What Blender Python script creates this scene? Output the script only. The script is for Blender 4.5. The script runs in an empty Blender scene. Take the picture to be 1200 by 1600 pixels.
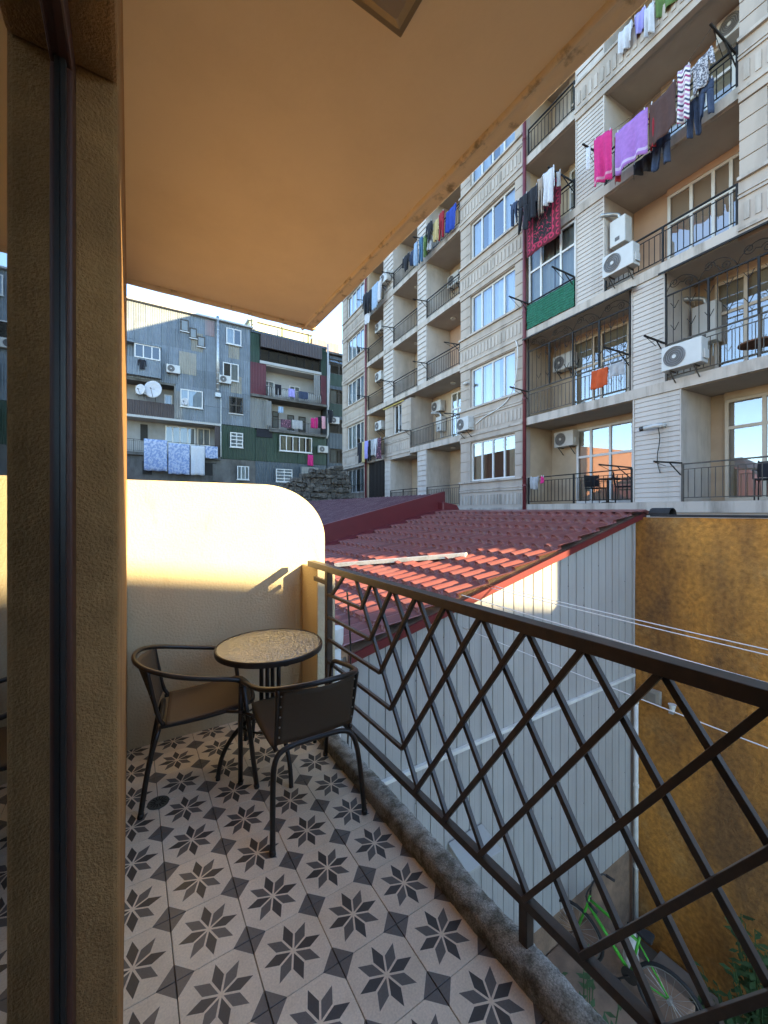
import bpy, math, random
from mathutils import Vector, Matrix, noise
R = math.radians
random.seed(7)
scene = bpy.context.scene
col = scene.collection

# ------------------------------------------------------------------ camera
CAM_H = 1.5
cam_d = bpy.data.cameras.new('camera')
cam = bpy.data.objects.new('camera', cam_d); col.objects.link(cam)
cam.location = (0, 0, CAM_H)
YAW = math.atan(397/625)                      # view turned right of the balcony's long axis (+Y)
cam.rotation_euler = (R(90), 0, -YAW)
cam_d.sensor_fit = 'VERTICAL'; cam_d.sensor_height = 36; cam_d.lens = 36*625/1600
cam_d.shift_y = -0.00125
cam_d.clip_start = 0.01; cam_d.clip_end = 3000
scene.camera = cam

# ------------------------------------------------------------------ sky, sun, exposure
SUN_FROM = Vector((1.0, -2.0, 0.6))
world = bpy.data.worlds.new('World'); scene.world = world; world.use_nodes = True
wn = world.node_tree
sky = wn.nodes.new('ShaderNodeTexSky'); sky.sky_type = 'NISHITA'; sky.sun_disc = False
sky.sun_elevation = math.atan2(SUN_FROM.z, SUN_FROM.xy.length)
sky.sun_rotation = math.atan2(SUN_FROM.x, SUN_FROM.y)
sky.air_density = 1.0; sky.dust_density = 0.0; sky.ozone_density = 1.8; sky.altitude = 1200
wn.links.new(sky.outputs[0], wn.nodes['Background'].inputs[0])
wn.nodes['Background'].inputs[1].default_value = 0.15
sd = bpy.data.lights.new('sun', 'SUN'); sun = bpy.data.objects.new('sun', sd); col.objects.link(sun)
sd.energy = 3.3; sd.angle = R(0.5); sd.color = (1.0, 0.77, 0.42)
sun.rotation_euler = (-SUN_FROM).to_track_quat('-Z', 'Y').to_euler()
sun.location = (20, -40, 30)
vs = scene.view_settings
vs.view_transform = 'Standard'; vs.look = 'None'; vs.gamma = 1; vs.use_curve_mapping = False
vs.exposure = 2.8

# ------------------------------------------------------------------ mesh builder
class MB:
    def __init__(s): s.v = []; s.f = []; s.mi = []; s.cur = 0
    def _add(s, vs_, fs):
        o = len(s.v); s.v += [tuple(p) for p in vs_]
        for f in fs: s.f.append([i+o for i in f]); s.mi.append(s.cur)
        return s
    def box(s, x0, x1, y0, y1, z0, z1):
        if x0 > x1: x0, x1 = x1, x0
        if y0 > y1: y0, y1 = y1, y0
        if z0 > z1: z0, z1 = z1, z0
        return s._add([(x0,y0,z0),(x1,y0,z0),(x1,y1,z0),(x0,y1,z0),(x0,y0,z1),(x1,y0,z1),(x1,y1,z1),(x0,y1,z1)],
            [(0,3,2,1),(4,5,6,7),(0,1,5,4),(1,2,6,5),(2,3,7,6),(3,0,4,7)])
    def bar(s, p, q, w, h, up=(0,0,1)):
        p, q = Vector(p), Vector(q); d = (q-p).normalized(); up = Vector(up)
        if abs(d.dot(up)) > .98: up = Vector((1,0,0))
        a = d.cross(up).normalized(); b = a.cross(d)
        a *= w/2; b *= h/2
        vs_ = [p-a-b, p+a-b, p+a+b, p-a+b, q-a-b, q+a-b, q+a+b, q-a+b]
        return s._add(vs_, [(3,2,1,0),(4,5,6,7),(0,1,5,4),(1,2,6,5),(2,3,7,6),(3,0,4,7)])
    def tube(s, pts, r, n=8, cap=True, closed=False):
        pts = [Vector(p) for p in pts]; m = len(pts)
        rs = r if isinstance(r, (list, tuple)) else [r]*m
        o = len(s.v); prev = None
        for i in range(m):
            if closed: d = pts[(i+1) % m]-pts[i-1]
            else: d = pts[min(i+1, m-1)]-pts[max(i-1, 0)]
            d.normalize()
            if prev is None:
                a = d.cross(Vector((0,0,1)))
                if a.length < .05: a = d.cross(Vector((1,0,0)))
            else: a = prev-d*prev.dot(d)
            a.normalize(); prev = a; b = d.cross(a)
            for k in range(n):
                t = 2*math.pi*k/n
                s.v.append(tuple(pts[i]+(a*math.cos(t)+b*math.sin(t))*rs[i]))
        for i in range(m if closed else m-1):
            j = (i+1) % m
            for k in range(n):
                s.f.append([o+i*n+k, o+i*n+(k+1) % n, o+j*n+(k+1) % n, o+j*n+k]); s.mi.append(s.cur)
        if cap and not closed:
            s.f.append([o+k for k in range(n)][::-1]); s.mi.append(s.cur)
            s.f.append([o+(m-1)*n+k for k in range(n)]); s.mi.append(s.cur)
        return s
    def lathe(s, prof, c=(0,0,0), n=24, axis='z'):
        o = len(s.v); m = len(prof)
        for (r, h) in prof:
            for k in range(n):
                t = 2*math.pi*k/n; x, y = r*math.cos(t), r*math.sin(t)
                p = {'z': (x, y, h), 'x': (h, x, y), 'y': (x, h, y)}[axis]
                s.v.append((p[0]+c[0], p[1]+c[1], p[2]+c[2]))
        for i in range(m-1):
            for k in range(n):
                s.f.append([o+i*n+k, o+i*n+(k+1) % n, o+(i+1)*n+(k+1) % n, o+(i+1)*n+k]); s.mi.append(s.cur)
        s.f.append([o+k for k in range(n)][::-1]); s.mi.append(s.cur)
        s.f.append([o+(m-1)*n+k for k in range(n)]); s.mi.append(s.cur)
        return s
    def prism(s, poly, fn0, fn1):
        n = len(poly)
        vs_ = [fn0(*p) for p in poly]+[fn1(*p) for p in poly]
        fs = [tuple(range(n))[::-1], tuple(range(n, 2*n))]+[(i, (i+1) % n, n+(i+1) % n, n+i) for i in range(n)]
        return s._add(vs_, fs)
    def grid(s, nu, nv, fn):
        vs_ = [fn(i/nu, j/nv) for j in range(nv+1) for i in range(nu+1)]
        w = nu+1
        return s._add(vs_, [(j*w+i, j*w+i+1, (j+1)*w+i+1, (j+1)*w+i) for j in range(nv) for i in range(nu)])
    def build(s, name, mat, parent=None, smooth=False, bevel=0, solid=0, loc=None, rz=0):
        me = bpy.data.meshes.new(name); me.from_pydata(s.v, [], s.f); me.update()
        mats = mat if isinstance(mat, (list, tuple)) else [mat]
        for m_ in mats: me.materials.append(m_)
        if len(mats) > 1: me.polygons.foreach_set('material_index', s.mi)
        if smooth: me.polygons.foreach_set('use_smooth', [True]*len(s.f))
        o = bpy.data.objects.new(name, me); col.objects.link(o)
        if parent is not None: o.parent = parent
        if loc is not None: o.location = loc; o.rotation_euler = (0, 0, rz)
        if solid:
            md = o.modifiers.new('s', 'SOLIDIFY'); md.thickness = solid; md.offset = 0
        if bevel:
            md = o.modifiers.new('b', 'BEVEL'); md.width = bevel; md.segments = 2; md.limit_method = 'ANGLE'; md.angle_limit = R(40)
        return o
def B1(*a): return MB().box(*a)
def tag(o, label=None, cat=None, group=None, kind=None):
    if label: o['label'] = label
    if cat: o['category'] = cat
    if group: o['group'] = group
    if kind: o['kind'] = kind
    return o
def empty(name, loc=(0,0,0), rz=0, label=None, cat=None, group=None, parent=None):
    o = bpy.data.objects.new(name, None); col.objects.link(o); o.location = loc; o.rotation_euler = (0,0,rz)
    o.empty_display_size = .1
    if parent: o.parent = parent
    return tag(o, label, cat, group)
def copy_tree(o, parent=None):
    c = o.copy(); col.objects.link(c); c.parent = parent
    for ch in list(o.children): copy_tree(ch, c)
    return c
def arc(fn, a0, a1, n): return [fn(a0+(a1-a0)*i/n) for i in range(n+1)]
def smooth_path(pts, it=2):
    pts = [Vector(p) for p in pts]
    for _ in range(it):
        out = [pts[0]]
        for a, b in zip(pts, pts[1:]): out += [a.lerp(b, .25), a.lerp(b, .75)]
        out.append(pts[-1]); pts = out
    return pts

# ------------------------------------------------------------------ materials
MATS = {}
def mat(name, c, rough=.75, metal=0, var=.12, vs_=6, c2=None, amt=.0, ps=2.5, streak=0, bump=0, bs=60, spec=.4, edge=(.45,.62), bdist=.01, c3=None, amt3=.5, ps3=3, edge3=(.55,.62)):
    """Base colour with fine variation, optional second colour in patches (stains, rust, fading; streak stretches them downwards) and bump."""
    if name in MATS: return MATS[name]
    m = bpy.data.materials.new(name); m.use_nodes = True; nt = m.node_tree; N = nt.nodes; L = nt.links
    b = N['Principled BSDF']; b.inputs['Roughness'].default_value = rough; b.inputs['Metallic'].default_value = metal
    b.inputs['Specular IOR Level'].default_value = spec
    tc = N.new('ShaderNodeTexCoord'); src = tc.outputs['Object']
    n1 = N.new('ShaderNodeTexNoise'); n1.inputs['Scale'].default_value = vs_; n1.inputs['Detail'].default_value = 6; L.new(src, n1.inputs['Vector'])
    mr = N.new('ShaderNodeMapRange'); mr.inputs[1].default_value = .25; mr.inputs[2].default_value = .75
    mr.inputs[3].default_value = 1-var; mr.inputs[4].default_value = 1+var; L.new(n1.outputs[0], mr.inputs[0])
    base = N.new('ShaderNodeRGB'); base.outputs[0].default_value = (*c, 1); cout = base.outputs[0]
    if c2 is not None:
        mp = N.new('ShaderNodeMapping'); L.new(src, mp.inputs[0])
        if streak: mp.inputs['Scale'].default_value = (1, 1, 1/streak)
        n2 = N.new('ShaderNodeTexNoise'); n2.inputs['Scale'].default_value = ps; n2.inputs['Detail'].default_value = 8; n2.inputs['Roughness'].default_value = .65
        L.new(mp.outputs[0], n2.inputs['Vector'])
        r2 = N.new('ShaderNodeMapRange'); r2.inputs[1].default_value = edge[0]; r2.inputs[2].default_value = edge[1]; r2.inputs[4].default_value = amt
        L.new(n2.outputs[0], r2.inputs[0])
        mx = N.new('ShaderNodeMix'); mx.data_type = 'RGBA'; L.new(r2.outputs[0], mx.inputs[0]); L.new(cout, mx.inputs[6]); mx.inputs[7].default_value = (*c2, 1)
        cout = mx.outputs[2]
    if c3 is not None:
        n4 = N.new('ShaderNodeTexNoise'); n4.inputs['Scale'].default_value = ps3; n4.inputs['Detail'].default_value = 10; n4.inputs['Roughness'].default_value = .7
        mp4 = N.new('ShaderNodeMapping'); mp4.inputs['Location'].default_value = (7.3, 2.1, 4.4); L.new(src, mp4.inputs[0]); L.new(mp4.outputs[0], n4.inputs['Vector'])
        r4 = N.new('ShaderNodeMapRange'); r4.inputs[1].default_value = edge3[0]; r4.inputs[2].default_value = edge3[1]; r4.inputs[4].default_value = amt3
        L.new(n4.outputs[0], r4.inputs[0])
        m4 = N.new('ShaderNodeMix'); m4.data_type = 'RGBA'; L.new(r4.outputs[0], m4.inputs[0]); L.new(cout, m4.inputs[6]); m4.inputs[7].default_value = (*c3, 1)
        cout = m4.outputs[2]
    mu = N.new('ShaderNodeMix'); mu.data_type = 'RGBA'; mu.blend_type = 'MULTIPLY'; mu.inputs[0].default_value = 1
    L.new(cout, mu.inputs[6]); L.new(mr.outputs[0], mu.inputs[7]); L.new(mu.outputs[2], b.inputs['Base Color'])
    if bump:
        n3 = N.new('ShaderNodeTexNoise'); n3.inputs['Scale'].default_value = bs; n3.inputs['Detail'].default_value = 4; L.new(src, n3.inputs['Vector'])
        bp = N.new('ShaderNodeBump'); bp.inputs['Strength'].default_value = bump; bp.inputs['Distance'].default_value = bdist
        L.new(n3.outputs[0], bp.inputs['Height']); L.new(bp.outputs[0], b.inputs['Normal'])
    MATS[name] = m
    return m
def glass_mat(name, tint=(.75,.82,.85), base=.16, rough=.0, bump=0, bs=40, wav=0.0):
    if name in MATS: return MATS[name]
    m = bpy.data.materials.new(name); m.use_nodes = True; nt = m.node_tree; N = nt.nodes; L = nt.links
    N.remove(N['Principled BSDF']); out = N['Material Output']
    tr = N.new('ShaderNodeBsdfTransparent'); tr.inputs[0].default_value = (*tint, 1)
    gl = N.new('ShaderNodeBsdfGlossy'); gl.inputs['Roughness'].default_value = rough; gl.inputs[0].default_value = (.95,.97,1,1)
    fr = N.new('ShaderNodeFresnel'); fr.inputs[0].default_value = 1.5
    mr = N.new('ShaderNodeMapRange'); mr.inputs[3].default_value = base; mr.inputs[4].default_value = 1; L.new(fr.outputs[0], mr.inputs[0])
    mx = N.new('ShaderNodeMixShader'); L.new(mr.outputs[0], mx.inputs[0]); L.new(tr.outputs[0], mx.inputs[1]); L.new(gl.outputs[0], mx.inputs[2])
    if bump:
        tc = N.new('ShaderNodeTexCoord'); n3 = N.new('ShaderNodeTexNoise'); n3.inputs['Scale'].default_value = bs; n3.inputs['Detail'].default_value = 2
        L.new(tc.outputs['Object'], n3.inputs['Vector'])
        bp = N.new('ShaderNodeBump'); bp.inputs['Strength'].default_value = bump; bp.inputs['Distance'].default_value = .02
        L.new(n3.outputs[0], bp.inputs['Height']); L.new(bp.outputs[0], gl.inputs['Normal'])
    L.new(mx.outputs[0], out.inputs[0]); MATS[name] = m
    return m

def tile_mat():
    """Printed cement tile: eight-petal star in two greys on cream, grey corner triangles."""
    m = bpy.data.materials.new('star_tile'); m.use_nodes = True; nt = m.node_tree; N = nt.nodes; L = nt.links
    b = N['Principled BSDF']; b.inputs['Roughness'].default_value = .42
    tc = N.new('ShaderNodeTexCoord'); sp = N.new('ShaderNodeSeparateXYZ'); L.new(tc.outputs['Object'], sp.inputs[0])
    def mt(op, a, c=None, clamp=False):
        n = N.new('ShaderNodeMath'); n.operation = op; n.use_clamp = clamp
        for i, v in enumerate((a, c)):
            if v is None: continue
            if isinstance(v, (int, float)): n.inputs[i].default_value = v
            else: L.new(v, n.inputs[i])
        return n.outputs[0]
    x, y = sp.outputs[0], sp.outputs[1]
    P = .2305
    a = mt('ARCTAN2', y, x); k = mt('ROUND', mt('DIVIDE', a, math.pi/4)); bb = mt('SUBTRACT', a, mt('MULTIPLY', k, math.pi/4))
    r = mt('SQRT', mt('ADD', mt('MULTIPLY', x, x), mt('MULTIPLY', y, y)))
    px = mt('MULTIPLY', r, mt('COSINE', bb)); py = mt('ABSOLUTE', mt('MULTIPLY', r, mt('SINE', bb)))
    T = math.tan(R(22.5)); tip = .425*P
    e1 = mt('SUBTRACT', mt('SUBTRACT', mt('MULTIPLY', px, T), .0036), py)
    e2 = mt('SUBTRACT', mt('MULTIPLY', mt('SUBTRACT', tip, px), T), py)
    e = mt('MINIMUM', e1, e2)
    pet = mt('ADD', mt('MULTIPLY', e, 2500), .5, True)
    odd = mt('ABSOLUTE', mt('MODULO', k, 2))
    cor = mt('SUBTRACT', mt('ADD', mt('ABSOLUTE', x), mt('ABSOLUTE', y)), P-.24*P)
    corn = mt('ADD', mt('MULTIPLY', cor, 2500), .5, True)
    def mix(f, c0, c1):
        n = N.new('ShaderNodeMix'); n.data_type = 'RGBA'
        L.new(f, n.inputs[0])
        for i, c in ((6, c0), (7, c1)):
            if isinstance(c, tuple): n.inputs[i].default_value = (*c, 1)
            else: L.new(c, n.inputs[i])
        return n.outputs[2]
    geo = N.new('ShaderNodeNewGeometry')
    no = N.new('ShaderNodeTexNoise'); no.inputs['Scale'].default_value = 9; no.inputs['Detail'].default_value = 8; L.new(geo.outputs['Position'], no.inputs['Vector'])
    nf = N.new('ShaderNodeTexNoise'); nf.inputs['Scale'].default_value = 160; nf.inputs['Detail'].default_value = 4; L.new(geo.outputs['Position'], nf.inputs['Vector'])
    petal = mix(odd, (.070,.064,.058), (.15,.138,.125))
    ground = mix(mt('MULTIPLY', mt('SUBTRACT', no.outputs[0], .42), 2.2, True), (.85,.745,.59), (.73,.625,.475))
    c = mix(pet, ground, petal); c = mix(corn, c, (.165,.150,.135))
    v = mt('ADD', mt('MULTIPLY', nf.outputs[0], .5), .75)
    oi = N.new('ShaderNodeObjectInfo'); v2 = mt('ADD', mt('MULTIPLY', oi.outputs['Random'], .12), .93)
    mu = N.new('ShaderNodeMix'); mu.data_type = 'RGBA'; mu.blend_type = 'MULTIPLY'; mu.inputs[0].default_value = 1
    L.new(c, mu.inputs[6]); L.new(mt('MULTIPLY', v, v2), mu.inputs[7]); L.new(mu.outputs[2], b.inputs['Base Color'])
    L.new(mt('ADD', mt('MULTIPLY', no.outputs[0], .3), .28), b.inputs['Roughness'])
    bp = N.new('ShaderNodeBump'); bp.inputs['Strength'].default_value = .12; bp.inputs['Distance'].default_value = .002; L.new(nf.outputs[0], bp.inputs['Height']); L.new(bp.outputs[0], b.inputs['Normal'])
    return m

m_cream  = mat('cream_plaster', (.55,.465,.30), .85, var=.06, vs_=3, c2=(.40,.30,.17), amt=.55, ps=9, streak=3, edge=(.58,.74), bump=.5, bs=70, bdist=.012)
m_ochre  = mat('ochre_stucco', (.37,.20,.072), .9, var=.12, vs_=25, c2=(.25,.13,.045), amt=.6, ps=4, bump=.9, bs=230, bdist=.006)
m_peach  = mat('peach_ceiling_paint', (.86,.70,.48), .8, var=.035, vs_=1.2, c2=(.62,.48,.30), amt=.35, ps=1.4, edge=(.45,.7), bump=.08, bs=40)
m_peach_edge = mat('peach_edge_paint', (.80,.65,.45), .85, var=.08, vs_=4, c2=(.16,.12,.07), amt=.75, ps=13, edge=(.54,.68), bump=.3, bs=50)
m_frame  = mat('brown_window_frame', (.075,.028,.018), .45, var=.1, bump=.05)
m_conc   = mat('mossy_concrete', (.36,.345,.30), .95, var=.55, vs_=170, c2=(.10,.088,.06), amt=.85, ps=14, edge=(.44,.62), bump=1, bs=260, bdist=.006)
m_iron   = mat('brown_painted_iron', (.048,.037,.029), .42, var=.2, vs_=30, c2=(.10,.06,.035), amt=.35, ps=14, bump=.15, bs=120, bdist=.002, spec=.5)
m_blackm = mat('black_powder_coat', (.022,.020,.018), .4, var=.15, vs_=20, bump=.05, spec=.5)
m_sling  = mat('brown_textilene', (.085,.062,.040), .7, var=.2, vs_=400, bump=.4, bs=700, bdist=.002)
m_rust   = mat('rusty_metal', (.16,.075,.04), .9, var=.3, vs_=20)
m_grout  = mat('grout', (.22,.19,.16), .95, var=.2, vs_=30)
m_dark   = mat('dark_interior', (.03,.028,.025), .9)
m_room   = mat('room_paint', (.25,.22,.18), .9)
m_tile   = tile_mat()
m_pane   = glass_mat('window_glass')
m_pane2  = glass_mat('old_window_glass', (.62,.68,.70), .03)
m_doorgl = glass_mat('balcony_door_glass', (.55,.58,.55), .05)

# ================================================================== OUR BALCONY
GROUND = -5.45
m_ground = mat('courtyard_concrete', (.16,.14,.11), .95, var=.3, vs_=3, c2=(.07,.07,.04), amt=.8, ps=1.5, bump=.4, bs=20)
g = MB().grid(1, 1, lambda u, v: (-1500+3000*u, -1500+3000*v, GROUND)).build('ground', m_ground); tag(g, kind='structure')

# floor slab with its printed tiles
slab = B1(-.3, 1.13, -1.35, 3.1, -.20, -.012).build('balcony_floor', m_grout); tag(slab, kind='structure')
P = .2305
def tile_mesh():
    h = P/2-.0011; c = .0012
    b = MB()
    lo = [(-h,-h,-.012),(h,-h,-.012),(h,h,-.012),(-h,h,-.012)]
    mid = [(x,y,-.0012) for x,y,_ in lo]
    k = h-c
    top = [(-k,-k,0),(k,-k,0),(k,k,0),(-k,k,0)]
    b._add(lo+mid+top, [(8,9,10,11)]+[(i,(i+1)%4,4+(i+1)%4,4+i) for i in range(4)]+[(4+i,4+(i+1)%4,8+(i+1)%4,8+i) for i in range(4)])
    return b
first = None
for i in range(-1, 4):
    for j in range(-11, 8):
        if first is None:
            o = first = tile_mesh().build('tile', m_tile, slab)
        else:
            o = first.copy(); col.objects.link(o)
        o.location = (.2385+.2312*i, 1.317+P*j, random.uniform(-.0005,.0003)); o.rotation_euler = (0, 0, random.choice((0, 1, 2, 3))*math.pi/2+random.uniform(-.003,.003))

# rough concrete kerb under the railing
def kerb():
    prof = [(1.036,-.010),(1.036,.012),(1.037,.035),(1.039,.052),(1.045,.060),(1.060,.064),(1.080,.067),(1.10,.068),(1.120,.067),(1.132,.062),(1.138,.045),(1.14,.02),(1.142,-.05),(1.14,-.13),(1.138,-.22)]
    n = 700
    def fn(u, v):
        i = v*(len(prof)-1); a = int(min(i, len(prof)-2)); x, z = prof[round(i)]
        y = -1.33+4.29*u
        q = Vector((x*22, y*22, z*22)); q2 = Vector((x*5, y*5, z*5))
        d = noise.noise(q)*.003+noise.noise(q2)*.004+noise.noise(q*3)*.0022+noise.noise(q*6)*.0012
        return (x+d*.8, y, z+d)
    return MB().grid(n, len(prof)-1, fn)
o = kerb().build('concrete_kerb', m_conc, smooth=True)
tag(o, 'rough weathered concrete kerb under the lattice railing', 'kerb')

# house front: wall with door opening, reveal, frame and glass
house = empty('house_front', (0,0,0), 0, 'ochre stucco house wall with a brown framed glass door', 'house')
YJ, ZL = .85, 2.25            # jamb and lintel of the door opening
WX0, WX1 = -.24, -.017
m_wallface = m_ochre
B1(WX0, WX1, YJ, 3.1, -.2, 3.1).build('wall', m_wallface, house, bevel=.008)
B1(WX0, WX1, -1.1, YJ-.0005, ZL, 3.1).build('lintel', m_wallface, house, bevel=.008)
B1(WX0, WX1, -3.2, -1.1, -.2, 3.1).build('wall', m_wallface, house)
B1(WX0, WX1+.02, -3.2, 3.1, GROUND, -.201).build('wall', m_wallface, house)
B1(WX0-.02, WX1, -3.2, 3.1, 3.1, 9).build('wall', m_wallface, house)
B1(WX0-4, -.1, 3.101, 3.3, GROUND, 9).build('wall', m_wallface, house)
B1(WX0-4, -.1, -3.4, -3.2, GROUND, 9).build('wall', m_wallface, house)
fr = MB()
fr.box(-.135,-.0765, YJ-.05, YJ, .0, ZL-.05)
fr.box(-.135,-.0765, -1.1, YJ, ZL-.05, ZL)
fr.box(-.135,-.0765, -1.1, -1.05, 0, ZL-.05)
fr.box(-.135,-.0765, -1.05, YJ-.05, 0, .09)
frame = fr.build('door_frame', m_frame, house, bevel=.004)
B1(-.099, -.091, -1.05, YJ-.05, .09, ZL-.05).build('pane', m_doorgl, frame)
gk = MB(); gk.box(-.0905,-.084, YJ-.062, YJ-.05, .09, ZL-.05); gk.build('gasket', m_blackm, frame)
# the dim room behind the glass
B1(-4.2, WX0-.001, -3.19, 3.09, -.19, -.01).build('room_floor', mat('room_floor_wood', (.10,.06,.03), .5), house)
B1(-4.3, -4.2, -3.19, 3.09, -.19, 3.1).build('room_wall', m_room, house)
B1(-4.2, WX0-.002, -3.19, 3.09, 3.02, 3.09).build('room_ceiling', m_room, house)
sill = B1(-.2, -.017, -1.1, YJ-.001, -.199, -.004).build('threshold', m_conc, house)

# ceiling of the balcony (underside of the one above)
CZ = 2.92
ceil = B1(-.1, 1.125, -2.4, 2.90, CZ, CZ+.2).build('balcony_ceiling', m_peach); tag(ceil, kind='structure')
def rib_strip(name, p0, p1, prof, m_, parent, jit=.002, n=160):
    p0, p1 = Vector(p0), Vector(p1); d = (p1-p0); side = Vector((-d.y, d.x, 0)).normalized()*-1
    def fn(u, v):
        w, h = prof[round(v*(len(prof)-1))]
        q = p0+d*u+side*w; k = noise.noise(Vector((q.x*9, q.y*9, w*40)))*jit
        return (q.x+side.x*k, q.y+side.y*k, q.z+h+k)
    return MB().grid(n, len(prof)-1, fn).build(name, m_, parent, smooth=True)
edge_prof = [(0,.05),(0,0),(.004,-.012),(.014,-.016),(.022,-.010),(.026,.002),(.05,.0),(.09,-.002),(.098,.006),(.10,.05),(.10,.25)]
rib_strip('edge_moulding', (1.122,-2.4,CZ), (1.122,2.975,CZ), edge_prof, m_peach_edge, ceil, n=200)
far_prof = [(0,.05),(0,0),(.004,-.014),(.016,-.018),(.024,-.010),(.05,-.004),(.072,-.004),(.076,.03),(.076,.25)]
rib_strip('edge_moulding', (-.02,2.898,CZ), (1.22,2.898,CZ), [(-w,h) for w,h in far_prof], m_peach_edge, ceil, n=60)
lamp = empty('ceiling_lamp', (.575,.87,CZ), 0, 'square flush lamp on the balcony ceiling', 'lamp')
lm = MB(); s_=.105
lm._add([(-s_,-s_,0),(s_,-s_,0),(s_,s_,0),(-s_,s_,0),(-s_*.93,-s_*.93,-.03),(s_*.93,-s_*.93,-.03),(s_*.93,s_*.93,-.03),(-s_*.93,s_*.93,-.03)],
    [(0,1,2,3),(7,6,5,4),(4,5,1,0),(5,6,2,1),(6,7,3,2),(7,4,0,3)])
lm.build('housing', mat('lamp_bronze', (.22,.16,.08), .4, metal=.3), lamp, bevel=.003)
lm = MB(); s2=.085
lm._add([(-s2,-s2,-.0305),(s2,-s2,-.0305),(s2,s2,-.0305),(-s2,s2,-.0305),(-s2*.6,-s2*.6,-.055),(s2*.6,-s2*.6,-.055),(s2*.6,s2*.6,-.055),(-s2*.6,s2*.6,-.055)],
    [(0,1,2,3),(7,6,5,4),(4,5,1,0),(5,6,2,1),(6,7,3,2),(7,4,0,3)])
lm.build('diffuser', mat('lamp_amber_glass', (.30,.22,.11), .15, spec=.6), lamp, bevel=.006)

# end wall with rounded shoulder and low pillar that carries the railing
part = empty('balcony_end_wall', (.6,2.97,0), 0, 'cream plastered end wall with a rounded corner behind the chairs', 'wall')
def outline():
    top, xr, rx, rz = 1.695, 1.325, .50, .42
    pts = [(-.02,-.2),(xr,-.2),(xr,top-rz)]
    pts += [(xr-rx+rx*math.cos(t), top-rz+rz*math.sin(t)) for t in [R(90)*i/18 for i in range(1,19)]]
    pts += [(-.02,top)]
    return pts
w = MB().prism(outline(), lambda x,z: (x-.6,0,z), lambda x,z: (x-.6,.13,z)).build('wall_panel', m_cream, part, bevel=.008)
B1(1.13-.6,1.135+.135-.6, 2.665-2.97,-.001, .0601, 1.085).build('pillar', m_cream, part, bevel=.006)
near = MB().prism(outline(), lambda x,z: (x-.6,-.13,z), lambda x,z: (x-.6,0,z)).build('balcony_end_wall', m_cream, loc=(.6,-1.35,0))
colm = B1(-.36,.36,-.12,.12,-.2,CZ-.002).build('sun_block_column', m_cream, loc=(.97,-1.62,0)); tag(colm, 'added cream column out of view, blocking sun from the door jamb', 'column')  # unseen column, added to keep direct sun off the door reveal
tag(near, 'cream plastered end wall at the camera end of the balcony, out of view', 'wall')

# ---- lattice railing
RX = 1.11
rail = empty('balcony_railing', (RX, 1, 0), 0, 'dark brown iron lattice railing along the balcony', 'railing')
ZB, ZT = .215, 1.098
def rb(name, y0, z0, y1, z1, w, h, x=0):
    return MB().bar((x, y0-1, z0), (x, y1-1, z1), w, h, up=(1,0,0) if abs(z1-z0) > .01 else (0,0,1)).build(name, m_iron, rail, bevel=.0015)
rb('top_rail', -1.34, 1.118, 2.74, 1.118, .052, .04)
rb('bottom_rail', -1.34, .205, 2.43, .205, .032, .032)
for yy, hi in ((.868,.19),(-.932,.19)):
    MB().bar((0, yy-1, .03), (0, yy-1, hi), .034, .034).build('post_foot', m_iron, rail, bevel=.0015)
MB().bar((0, 2.43-1, .03), (0, 2.43-1, 1.098), .04, .04).build('post', m_iron, rail, bevel=.0015)
MB().bar((0, -1.31-1, .03), (0, -1.31-1, 1.098), .04, .04).build('post', m_iron, rail, bevel=.0015)
SL = .6/.883
k = -7
for k in range(-7, 8):
    yb = .068+.2*k
    a0, a1 = yb, yb+.6
    z0 = ZB
    if a0 < -1.3: z0 = ZB+(-1.3-a0)/SL; a0 = -1.3
    if z0 < ZT-.05: rb('lattice_bar', a0, z0, a1, ZT, .018, .018, x=.0095)
for k in range(-3, 8):
    yb = .068+.2*k; a1 = yb-.6; z1 = ZT
    if a1 < -1.3: z1 = ZB+(yb+1.3)/SL; a1 = -1.3
    rb('lattice_bar', yb, ZB, a1, z1, .018, .018, x=-.0095)
for j in range(1, 6):
    ys, zs = 1.468+.1*j, ZB+.147*j
    rb('lattice_bar', ys, zs, ys-(ZT-zs)*SL, ZT, .018, .018, x=-.0095)
    rb('cross_bar', ys, zs, 2.43, zs, .018, .018, x=-.0095)
rb('lattice_bar', 2.36, .955, 2.19, ZT, .018, .018, x=-.0095)
rb('cross_bar', 2.43, 1.02, 2.665, 1.02, .02, .03)

# ---- floor drain
dr = MB(); dr.lathe([(.05,.0),(.05,.003),(.044,.004)], n=28)
drain = dr.build('floor_drain', mat('drain_metal', (.10,.11,.10), .6, metal=.4), loc=(.123,2.354,.0006)); tag(drain, 'small round metal floor drain beside the left chair leg', 'drain')
for i in range(14):
    t = 2*math.pi*i/14
    MB().bar((.014*math.cos(t), .014*math.sin(t), .0042), (.038*math.cos(t), .038*math.sin(t), .0042), .0045, .001).build('slot', m_dark, drain)

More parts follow.
